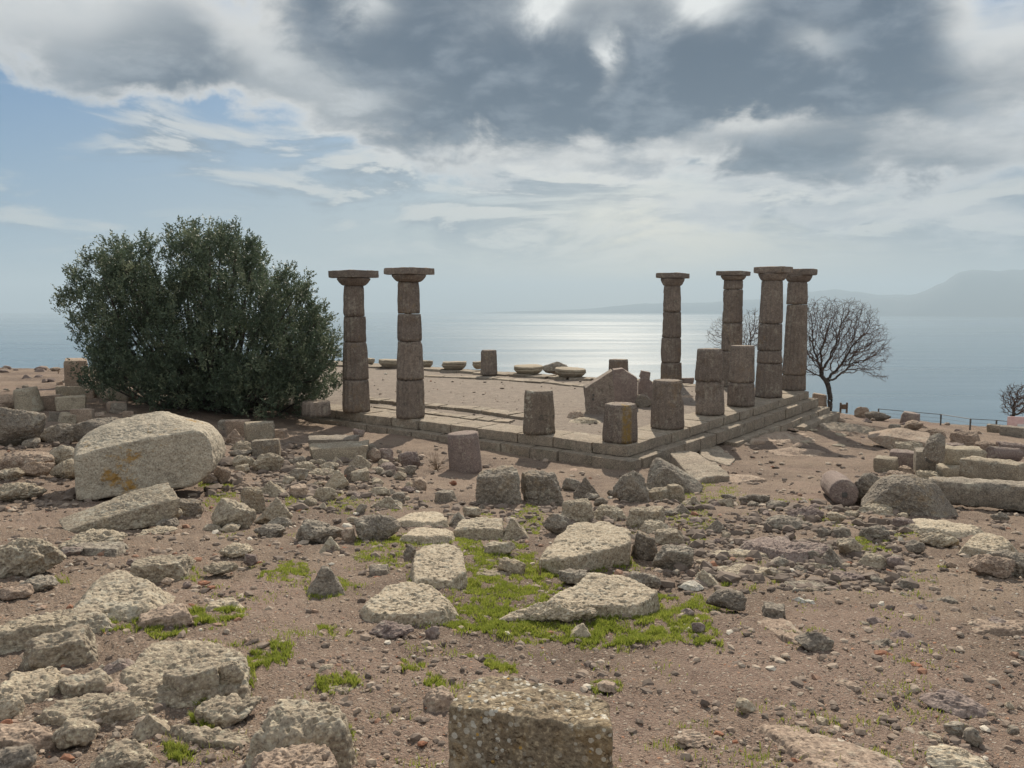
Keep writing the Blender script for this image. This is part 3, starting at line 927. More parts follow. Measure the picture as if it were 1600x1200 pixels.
column(843, 680, [610], None, 51, 44, 'blotchy column stub with broken flutes on the long near edge of the platform', 28, group=GS, name='column_stub', cat='column stub', worn=1.7, mat=M_BLOT)
column(1042.5, 672, [594], None, 52, 46, 'fluted column stub of one drum, second from the near corner on the right edge', 29, group=GS, name='column_stub', cat='column stub')
column(1107.5, 650, [594.5, 545], None, 46, 38, 'two drum column stub with its left side broken away', 30, group=GS, name='column_stub', cat='column stub', worn=1.5)
column(1157.5, 636, [597, 540], None, 42.5, 36, 'two drum column stub with pale lichened upper drum, beside the tall column', 31, group=GS, name='column_stub', cat='column stub')
column(764, 587, [547], None, 27, 24, 'short column drum standing alone on the far edge against the sea', 32, group='drums on the far edge', name='column_stub', cat='column stub')
column(966, 587, [561.5], None, 31, 29, 'short column drum rising behind the broken wall blocks', 33, group='drums on the far edge', name='column_stub', cat='column stub')
column(728, 740, [672], None, 52, 49, 'purple grey column drum standing on the earth in front of the platform', 34, group='loose drums on the ground', name='column_drum', cat='column drum', z0=None, mat=M_PURP, flutes=20, worn=.8).rotation_euler = (radians(1), radians(-4), 0)
column(495, 652, [627], None, 44, 42, 'low drum stub half hidden by the right edge of the olive tree', 35, group=GS, name='column_stub', cat='column stub')
column(1421, 663, [642.5], None, 28, 26, 'dark drum standing on the rim of the hill in front of the fence', 36, group='loose drums on the ground', name='column_drum', cat='column drum', z0=None, mat=M_PURP, flutes=16).rotation_euler = (radians(3), radians(6), 0)
column(47, 644, [603], None, 40, 33, 'leaning brown drum standing among blocks at the left edge', 37, group='loose drums on the ground', name='column_drum', cat='column drum', z0=None, mat=M_GREY, flutes=14).rotation_euler = (radians(2), radians(-7), 0)


def fallen_capital(px, by, w, h, label, seed, z0=0.0, small=False):
    p = on_z(px, by, z0); dep = p[1] + .3; W = w * dep / F; Hh = (h * dep / F - W * .08)
    e = empty('fallen_capital', (p[0], p[1] + W * .3, z0 + .0), label, 'fallen capital', 'capitals lying along the far edge', rz=seed * 1.1)
    V, Q = lathe(echinus_prof(W * .24, W * .5, Hh * .72), 40, seed, .05); obj('echinus', V, Q, M_GREY, e, rot=(.03, .02, 0))
    g = np.random.default_rng(seed); V, Q = lathe([(.01, 0), (W * .47, 0), (W * .5, .02), (W * .49, Hh * .26), (W * .46, Hh * .28), (.01, Hh * .28)], 40, seed + 3, .05)
    obj('abacus', V, Q, M_GREY, e, loc=(0, 0, Hh * .72 + .004), rot=(.03, .02, 0))


for px, by, w, h, seed, lab in [(607, 575, 34, 15, 1, 'fallen column capital seen between the two columns by the olive tree'),
                                (664, 575, 24, 13, 2, 'fallen column capital peeping out right of the second column'),
                                (709, 580, 39, 17, 3, 'fallen column capital lying between the left columns and the lone drum'),
                                (748, 577, 20, 13, 4, 'small capital fragment just left of the lone drum on the far edge'),
                                (826, 587, 46, 18, 5, 'wide fallen capital right of the lone drum on the far edge'),
                                (892, 592, 49, 19, 6, 'wide fallen capital in front of the rounded boulder on the far edge'),
                                (578, 569, 14, 10, 7, 'small capital fragment right behind the column nearest the olive tree')]:
    fallen_capital(px, by, w, h, lab, seed)

M_FLOOR = stone_mat('floor_gravel', (.120, .100, .086), (.215, .178, .150), dark=.25, pale=.20, orange=0, scale=1.3, bump=.02, pit=.3)
n_u, n_v = 70, 130
uu, vv = np.meshgrid(np.linspace(U0 + .9, U1 - .85, n_u), np.linspace(V0 + 1.0, V1, n_v), indexing='ij')
X_ = T0[0] + TU[0] * uu + TV[0] * vv; Y_ = T0[1] + TU[1] * uu + TV[1] * vv; Z_ = -.040 + fbm(np.stack([X_.ravel(), Y_.ravel(), 0 * X_.ravel()], -1), .8, 4).reshape(X_.shape) * .03
Z_ = np.minimum(Z_, -.012); i_ = np.arange(n_u - 1)[:, None] * n_v; j_ = np.arange(n_v - 1)[None]
tag(obj('temple_floor', np.stack([X_.ravel(), Y_.ravel(), Z_.ravel()], -1), np.stack([i_ + j_, i_ + n_v + j_, i_ + n_v + j_ + 1, i_ + j_ + 1], -1).reshape(-1, 4), M_FLOOR), 'grey brown gravel floor inside the temple platform', 'floor', kind='structure')

# ------------------------------------------------------------------ paving strips inside the platform
GSLAB = 0
def slab_row(pts, n, w, label, group, seed, z0=-.05, th=.09, skip=0.0, mat=M_STEP):
    g = np.random.default_rng(seed); P = [on_z(x, y, z0)[:2] for x, y in pts]
    P = np.array(P); L = np.r_[0, np.cumsum(np.linalg.norm(np.diff(P, axis=0), axis=1))]
    s = np.linspace(0, L[-1], n + 1)
    for k in range(n):
        if g.random() < skip: continue
        m_ = (s[k] + s[k + 1]) / 2; c = np.array([np.interp(m_, L, P[:, 0]), np.interp(m_, L, P[:, 1])])
        c2 = np.array([np.interp(m_ + .1, L, P[:, 0]), np.interp(m_ + .1, L, P[:, 1])]); a = atan2(*(c2 - c)[::-1])
        ww = w * g.uniform(.7, 1.15); V, Q = block_mesh(((s[k + 1] - s[k]) * g.uniform(.86, .97), ww, th * g.uniform(.8, 1.3)), seed * 50 + k, .11, .025, .012, .05)
        o = obj('paving_slab', V, Q, mat, loc=(c[0], c[1], z0 + th * .35), rot=(g.normal(0, .012), g.normal(0, .012), a + g.normal(0, .04)))
        tag(o, label, 'paving slab', group)


slab_row([(525, 572), (640, 576), (760, 585), (880, 592), (1000, 597)], 17, 1.0, 'worn flat slab of the row along the far edge of the platform', 'slabs along the far edge', 41, th=.14)
slab_row([(640, 588), (760, 592), (860, 599), (925, 606)], 11, .7, 'thin flat slab of the inner wall line, just inside the far edge', 'slabs of the far wall line', 42)
slab_row([(560, 626), (650, 634), (740, 642), (830, 655)], 12, .75, 'flat slab of the inner wall line running between the left columns and the blotchy stub', 'slabs of the near wall line', 43, th=.13)
slab_row([(575, 634), (660, 645), (745, 655), (800, 660)], 11, .55, 'thin broken paving piece lying just behind the near row of columns', 'broken paving behind the near columns', 44, th=.06, skip=.25)
slab_row([(590, 641), (680, 655), (750, 662)], 8, .4, 'small broken paving flake next to the near edge of the platform', 'paving flakes by the near edge', 45, th=.05, skip=.3)
for l, t, r, b, lab, mt, k, h in [(1066, 590, 1083, 600, 'small square block on the far edge right of the slender column', 'p', 'e', None),
                                  (887, 647, 941, 663, 'pale flat disc shaped stone lying on the platform floor left of the near corner stub', 'l', 's', .12),
                                  (884, 641, 916, 655, 'thin dark slab edge behind the pale disc shaped stone', 'n', 's', None),
                                  (950, 618, 984, 634, 'rounded flat stone at the foot of the broken wall blocks, pale on top', 'g', 's', None),
                                  (991, 616, 1019, 637, 'dark squarish block lying right of the broken wall blocks', 'd', 'k', None),
                                  (846, 565, 895, 586, 'rounded natural boulder behind the wide capital on the far edge', 'd', 'b', None),
                                  (1058, 601, 1085, 622, 'thin slab lying in light at the foot of the slender column', 'n', 's', .08),
                                  (790, 641, 806, 650, 'small loose stone left of the blotchy column stub', 'g', 'b', None)]:
    rock(l, t, r, b, k, mt, lab, z0=-.06, h=h, sink=.08)
# three pieces of a broken wall standing on the floor
import bmesh


def prism(name, poly, depth, mat, y, seed, bevel=.025, base_z=None):
    """an upright stone cut to the outline `poly` (photo px), its face at distance y, `depth` thick"""
    W = np.array([at_y(a_, b_, y) for a_, b_ in poly]); c = W.mean(0); c[1] = y
    if base_z is not None: W[W[:, 2] < base_z + .12, 2] = base_z
    bm = bmesh.new(); vs = [bm.verts.new(w - c) for w in W]; f = bm.faces.new(vs)
    g = np.random.default_rng(seed); k = c[0] / y
    ex = bmesh.ops.extrude_face_region(bm, geom=[f]); nv = [v for v in ex['geom'] if isinstance(v, bmesh.types.BMVert)]
    for v in nv: v.co.y += depth; v.co.x += k * depth * .5 + g.normal(0, .02)
    bmesh.ops.recalc_face_normals(bm, faces=bm.faces)
    bmesh.ops.bevel(bm, geom=list(bm.edges), offset=bevel, segments=2, affect='EDGES', profile=.6)
    bmesh.ops.triangulate(bm, faces=[f_ for f_ in bm.faces if len(f_.verts) > 4])
    bmesh.ops.subdivide_edges(bm, edges=[e for e in bm.edges if e.calc_length() > .18], cuts=3, use_grid_fill=True)
    for _ in range(1): bmesh.ops.triangulate(bm, faces=bm.faces[:])
    P = np.array([v.co[:] for v in bm.verts]); d = fbm(P, 3.2, 4, .6, seed * 3.3) * .022 + fbm(P, 12, 2, .6, seed) * .006
    bm.normal_update()
    for v, q in zip(bm.verts, d): v.co += v.normal * float(q)
    me = bpy.data.meshes.new(name); bm.to_mesh(me); bm.free(); me.materials.append(mat)
    me.polygons.foreach_set('use_smooth', np.full(len(me.polygons), False))
    o = bpy.data.objects.new(name, me); COL.objects.link(o); o.location = c
    return o


yw_ = on_z(930, 648, -.06)[1]
w1 = prism('wall_block', [(915, 650), (915, 606), (957, 579), (962, 642), (947, 650)], .75, M_COL, yw_, 3, base_z=-.1)
tag(w1, 'front piece of the broken wall, a slanting stone block with two small square holes', 'wall block')
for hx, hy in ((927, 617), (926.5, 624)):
    V, Q = block_mesh((.075, .10, .085), 5, .04, .01, .003, 0); obj('hole_shade_plug', V, Q, M_METAL_SHADE, w1, loc=at_y(hx, hy, yw_ + .035) - np.array(w1.location))  # solid dark blocks, their colour standing for the shade in the square holes
yw2 = on_z(975, 637, -.06)[1] + .1
w2 = prism('wall_block', [(957, 640), (959, 578), (973, 576), (996, 591), (996, 637)], .6, M_PURP, yw2, 5, base_z=-.1)
tag(w2, 'middle piece of the broken wall with a ragged top', 'wall block')
yw3 = on_z(1008, 632, -.06)[1]
w3 = prism('wall_block', [(997, 632), (999, 597), (1006, 588), (1020, 597), (1019, 632)], .55, M_PURP, yw3, 7, base_z=-.1)
tag(w3, 'right hand piece of the broken wall, upright and square', 'wall block')
w4 = prism('stone_block', [(1000, 590), (1002, 579), (1017, 582), (1015, 597)], .35, M_PURP, yw3 + .12, 9, .015)
tag(w4, 'small cut block perched on top of the broken wall', 'stone block')

# ------------------------------------------------------------------ boulders, blocks and slabs, one row each: box in the photograph, shape, stone, label
R = rock
# left: the great boulder and what lies round it
bb = R(124, 645, 347, 779, 'b', 'o', 'huge flat sided boulder with an orange lichen stain, tilted over a leaning slab', seed=40, dr=.62, yaw=-.10,
       poly=[(124, 690), (126, 777), (160, 779), (240, 772), (342, 750), (356, 738), (357, 690), (342, 664), (288, 646), (215, 655), (150, 672), (130, 680)], sink=.02, rough=.55)
bb.location.z += .02
R(180, 638, 312, 690, 'b', 'g', 'rounded grey boulder top rising just behind the huge tilted boulder', seed=41, dr=.6, base=700)
R(104, 762, 272, 826, 'w', 'g', 'low leaning slab wedged under the huge tilted boulder', seed=42, dr=.45, poly=[(104, 806), (150, 826), (235, 824), (268, 800), (272, 762), (230, 768), (170, 782)], sink=.15, rough=.6)
for row in [
    (122, 648, 226, 700, 'b', 'd', 'long dark grey boulder behind the huge tilted boulder, left of its top'),
    (-22, 631, 66, 700, 'b', 'd', 'big dark boulder cut by the left edge of the photo, beside the leaning drum'),
    (64, 658, 130, 692, 'b', 'd', 'low dark boulder under a small rounded block, right of the big dark boulder'),
    (-12, 614, 40, 642, 'b', 'n', 'warm brown rounded block behind the big dark boulder at the left edge'),
    (94, 603, 131, 629, 'e', 'g', 'upright square block with yellow lichen at its right corner, below the ruined wall'),
    (66, 617, 96, 641, 'e', 'n', 'small squared block right of the leaning brown drum'),
    (91, 618, 132, 643, 'e', 'g', 'sloping topped squared block in front of the block with yellow lichen'),
    (114, 638, 145, 662, 'e', 'n', 'cube shaped brown block standing at an angle above the low dark boulder'),
    (78, 643, 95, 658, 'e', 'd', 'small dark cube in shade behind the rounded little block'),
    (92, 643, 121, 662, 'k', 'g', 'little rounded block sitting above the low dark boulder'),
    (172, 628, 198, 646, 'k', 'd', 'small tilted dark block left of the pale cube under the olive tree'),
    (171, 627, 197, 645, 'e', 'n', 'pale cube shaped block on the slope left of the olive tree foot'),
    (193, 642, 209, 652, 'e', 'n', 'small brown block right of the pale cube below the olive tree'),
    (144, 644, 168, 660, 'k', 'n', 'low broken block between the angled cube and the pale cube'),
    (-8, 702, 78, 738, 'b', 'n', 'warm lit smooth boulder at the left edge, left of the orange spotted rock'),
    (34, 717, 83, 745, 'b', 'n', 'rounded brown rock at the front foot of the warm lit smooth boulder'),
    (76, 692, 128, 730, 'b', 'o', 'rock with orange lichen leaning on the left side of the huge tilted boulder'),
    (82, 716, 124, 748, 'b', 'g', 'round grey rock at the lower left corner of the huge tilted boulder'),
    (-5, 730, 36, 751, 'b', 'g', 'small grey rock by the left edge below the warm lit boulder'),
    (-8, 748, 66, 783, 'o', 'g', 'low cracked bedrock ledge at the left edge, left of the huge boulder shadow'),
    (36, 684, 62, 700, 'b', 'd', 'small dark stone tucked under the big dark boulder at the left'),
    (354, 655, 389, 681, 'e', 'n', 'squared block at the back of the little stack under the olive tree'),
    (384, 658, 428, 691, 'e', 'g', 'upright lichened cube resting on another block right of the huge boulder'),
    (394, 685, 437, 714, 'e', 'd', 'dark squared block lying under the upright lichened cube'),
    (359, 688, 395, 704, 's', 'g', 'thin flat slab left of the dark squared block'),
    (346, 668, 383, 694, 'w', 'n', 'sharp edged broken block behind the right shoulder of the huge boulder'),
    (396, 704, 443, 736, 'b', 'g', 'smooth round grey stone below the dark squared block'),
    (363, 709, 399, 731, 'b', 'g', 'oval grey stone left of the smooth round grey stone'),
    (360, 700, 394, 714, 'b', 'd', 'small grey stone under the thin flat slab'),
    (368, 724, 390, 738, 'b', 'g', 'fist sized stone in front of the oval grey stone'),
    (336, 725, 361, 757, 'b', 'n', 'upright brown stone wedged at the right foot of the huge boulder'),
    (316, 740, 340, 758, 'b', 'n', 'small brown stone left of the upright brown stone under the huge boulder'),
    (242, 792, 268, 813, 'b', 'g', 'small rounded grey stone at the right end of the leaning slab'),
    (266, 791, 285, 808, 'b', 'g', 'smallest of the grey stones by the end of the leaning slab'),
    (245, 807, 281, 827, 'b', 'd', 'flattish grey stone in front of the two small ones by the leaning slab'),
    (270, 776, 317, 804, 'k', 'd', 'dark block in the shade under the right side of the huge boulder'),
    (331, 775, 399, 829, 'b', 'g', 'rounded lichen speckled boulder propped on two small stones'),
    (378, 759, 416, 800, 'k', 'g', 'squarish pale topped rock behind the propped speckled boulder'),
    (398, 774, 456, 818, 'w', 'g', 'broad slanting rock right of the propped speckled boulder'),
    (416, 803, 458, 826, 'b', 'd', 'dark pointed stone at the foot of the broad slanting rock'),
    (402, 748, 446, 778, 'w', 'g', 'pointed rock above the squarish pale topped rock'),
    (318, 817, 345, 832, 'b', 'g', 'left one of the two small stones under the propped speckled boulder'),
    (343, 816, 376, 833, 'b', 'l', 'pale one of the two small stones under the propped speckled boulder'),
    (397, 818, 446, 839, 'b', 'd', 'low dark stone right of the two small pale stones'),
    (368, 750, 398, 766, 'b', 'n', 'small stone at the upper end of the bright grass strip'),
    # heap in front of the left columns
    (484, 680, 556, 706, 'e', 'd', 'long dark block at the back of the stone heap'),
    (488, 691, 573, 721, 'e', 'g', 'long squared block with a sunlit top edge in the stone heap'),
    (551, 692, 592, 706, 's', 'd', 'dark slab lying right behind the long squared block'),
    (552, 668, 570, 682, 'b', 'p', 'small reddish stone standing beside the lower step above the heap'),
    (568, 698, 596, 722, 'b', 'n', 'round brown stone at the right end of the long squared block'),
    (591, 698, 615, 722, 'b', 'p', 'rounded purple stone next to the round brown stone'),
    (622, 704, 657, 732, 'b', 'p', 'biggest pinkish stone on the right side of the heap'),
    (588, 722, 622, 738, 'k', 'p', 'flat faced purple stone below the rounded purple stone'),
    (540, 708, 580, 732, 'w', 'g', 'slanting grey stone below the end of the long squared block'),
    (516, 712, 536, 726, 'w', 'l', 'small pale pointed stone in front of the long squared block'),
    (498, 720, 530, 735, 'b', 'g', 'oval stone at the front left of the long squared block'),
    (458, 720, 496, 736, 'k', 'g', 'flat grey stone at the left tip of the heap'),
    (458, 712, 480, 728, 'k', 'd', 'shaded stone behind the left tip of the heap'),
    (453, 729, 482, 752, 'b', 'd', 'rounded dark stone at the left foot of the heap'),
    (476, 730, 528, 746, 's', 'g', 'long low stone across the middle of the heap'),
    (505, 732, 545, 762, 'w', 'l', 'pale wedge shaped stone in the middle of the heap'),
    (536, 726, 556, 748, 'b', 'd', 'upright stone right behind the pale wedge shaped stone'),
    (548, 731, 578, 752, 'k', 'g', 'squarish stone right of the upright stone in the heap'),
    (488, 757, 527, 782, 'b', 'g', 'largest stone at the front foot of the heap'),
    (453, 756, 486, 778, 'k', 'n', 'brown stone left of the largest front stone of the heap'),
    (578, 758, 611, 776, 'b', 'g', 'smooth flat stone at the right front of the heap'),
    (614, 735, 636, 750, 'b', 'g', 'pale stone right of the flat faced purple stone'),
    (632, 726, 652, 744, 'b', 'd', 'small grey stone under the biggest pinkish stone'),
    (578, 774, 632, 796, 'w', 'g', 'low grey rock beyond the two large pale slabs'),
    (612, 768, 634, 786, 'k', 'd', 'dark notched stone above the low grey rock'),
    (642, 746, 667, 765, 'k', 'n', 'brown block lying alone on earth right of the heap'),
    (680, 765, 714, 784, 'k', 'd', 'dark little trough shaped stone alone on earth below the drum'),
    (702, 750, 714, 758, 'b', 't', 'small reddish stone between the two lone stones and the drum'),
    (556, 786, 573, 802, 'b', 'd', 'dark stone by the little green tuft above the pair of rough boulders'),
    # middle
    (742, 728, 815, 788, 'k', 'd', 'large tilted squarish boulder with pale lichen, just right of the ground drum'),
    (814, 735, 886, 787, 'k', 'd', 'large dark boulder with a white lichened top, right of the tilted squarish one'),
    (878, 744, 909, 768, 'b', 'd', 'dark stone between the white lichened boulder and the triangular one'),
    (895, 742, 944, 778, 'w', 'd', 'triangular dark boulder left of the knobbly boulder'),
    (956, 731, 1014, 786, 'b', 'd', 'knobbly upright boulder in front of the platform corner'),
    (1010, 758, 1052, 784, 'k', 'g', 'low flat topped block below the big grey boulder at the platform corner'),
    (1041, 755, 1071, 785, 'k', 'g', 'tilted cube beside the low flat topped block'),
    (948, 764, 966, 778, 'b', 'd', 'small dark stone at the left foot of the knobbly boulder'),
    (927, 775, 950, 790, 'b', 'd', 'knob of stone in front of the triangular dark boulder'),
    (914, 770, 938, 782, 'b', 'd', 'small flat stone at the foot of the triangular dark boulder'),
    (697, 796, 736, 824, 'w', 'd', 'dark forked stone between the pale slabs and the long flat block'),
    (722, 790, 752, 810, 'b', 'g', 'grey stone above the long flat block'),
    (782, 806, 832, 844, 'w', 'g', 'wedge shaped slab running from the long flat block towards the big pitted slab'),
    (849, 798, 894, 836, 'b', 'd', 'egg shaped upright stone at the back of the big pitted slab'),
    (872, 776, 930, 818, 's', 'g', 'flat topped boulder behind the egg shaped stone'),
    (918, 786, 986, 816, 's', 'g', 'low flat boulder behind the right end of the big pitted slab'),
    (976, 790, 1038, 825, 'k', 'g', 'slanting block right behind the big pitted slab'),
    (998, 811, 1053, 832, 's', 'l', 'pale flat rock above the dark leaning stones'),
    (1022, 825, 1070, 852, 'k', 'g', 'pale topped block above the rounded dark rock'),
    (985, 828, 1028, 874, 'k', 'd', 'dark upright leaning stone at the right end of the big pitted slab'),
    (1018, 848, 1085, 890, 'b', 'd', 'rounded dark rock in front of the dark upright leaning stone'),
    (756, 842, 807, 871, 'b', 'g', 'round stone sitting alone in the green grass'),
    (776, 870, 822, 899, 'o', 'g', 'ragged ridge of rock in the grass below the round stone'),
    (1035, 796, 1062, 806, 'b', 'd', 'small flat grey stone right of the slanting block'),
    (1050, 784, 1082, 802, 'w', 'd', 'low triangular dark rock in front of the tilted cube'),
    (1066, 774, 1098, 792, 'w', 'g', 'grey slanting stone below the end of the big grey boulder'),
    (1126, 770, 1150, 782, 'b', 'd', 'dark stone in the yellowish grass below the paving corner'),
    (1154, 769, 1204, 788, 'b', 'd', 'dark flat rock at the left end of the stony band'),
    (1198, 780, 1231, 798, 'b', 'd', 'dark rock right of the dark flat rock in the stony band'),
    (1120, 776, 1146, 792, 'b', 'g', 'grey stone left of the dark flat rock in the stony band'),
    (1098, 808, 1132, 830, 'w', 'd', 'dark peaked rock on the stony ground left of the flat outcrop'),
    (871, 889, 919, 915, 'o', 'd', 'rough dark rock left of the pale triangular slab'),
    (980, 890, 1034, 916, 'b', 'd', 'dark rough rock behind the right corner of the pale triangular slab'),
    (533, 824, 556, 848, 'b', 'n', 'tan stone wedged between the two rough boulders'),
    (466, 805, 541, 847, 'b', 'd', 'wide rough dark boulder, left one of the pair above the tan stone'),
    (554, 802, 627, 848, 'b', 'd', 'rough dark boulder, right one of the pair beside the tan stone'),
    (498, 836, 536, 862, 'w', 'g', 'small grey pointed stone in front of the wide rough dark boulder'),
    (542, 806, 562, 816, 'b', 'g', 'flat little stone behind the gap of the two rough boulders'),
    (630, 850, 652, 876, 'b', 'd', 'dark stone touching the left side of the long pale rock'),
    (475, 880, 540, 930, 'w', 'd', 'dark pyramid shaped rock with grass at its foot'),
    (576, 882, 610, 902, 'k', 'd', 'small dark block between the pyramid shaped rock and the long pale rock'),
    (381, 864, 403, 881, 'k', 'p', 'small purple stone beside a brick chip, left of the pyramid rock'),
    (574, 969, 646, 1000, 'o', 'p', 'low purple rock below the pale rounded slab'),
    (664, 977, 688, 999, 'b', 'p', 'small purple stone right of the low purple rock'),
    (890, 972, 925, 993, 'w', 'g', 'pointed grey stone in the lower edge of the grass'),
    (497, 1036, 523, 1057, 'b', 'g', 'small pale stone on bare earth above the lower left grass tufts'),
    (652, 1072, 724, 1118, 's', 'n', 'brown wedge of stone leaning towards the front block'),
    (930, 1062, 966, 1078, 's', 'n', 'flat brown stone with a tuft, right behind the front block'),
]:
    R(*row)
R(1006, 717, 1096, 770, 'k', 'd', 'big grey boulder with a sloping right side at the platform corner', seed=51, dr=.5, poly=[(1006, 762), (1090, 770), (1096, 758), (1068, 733), (1036, 717), (1028, 717), (1012, 735)], rough=.7)
R(780, 934, 935, 974, 'o', 'l', 'pale low ridge of rock along the front of the pale triangular slab', seed=56, dr=.4)
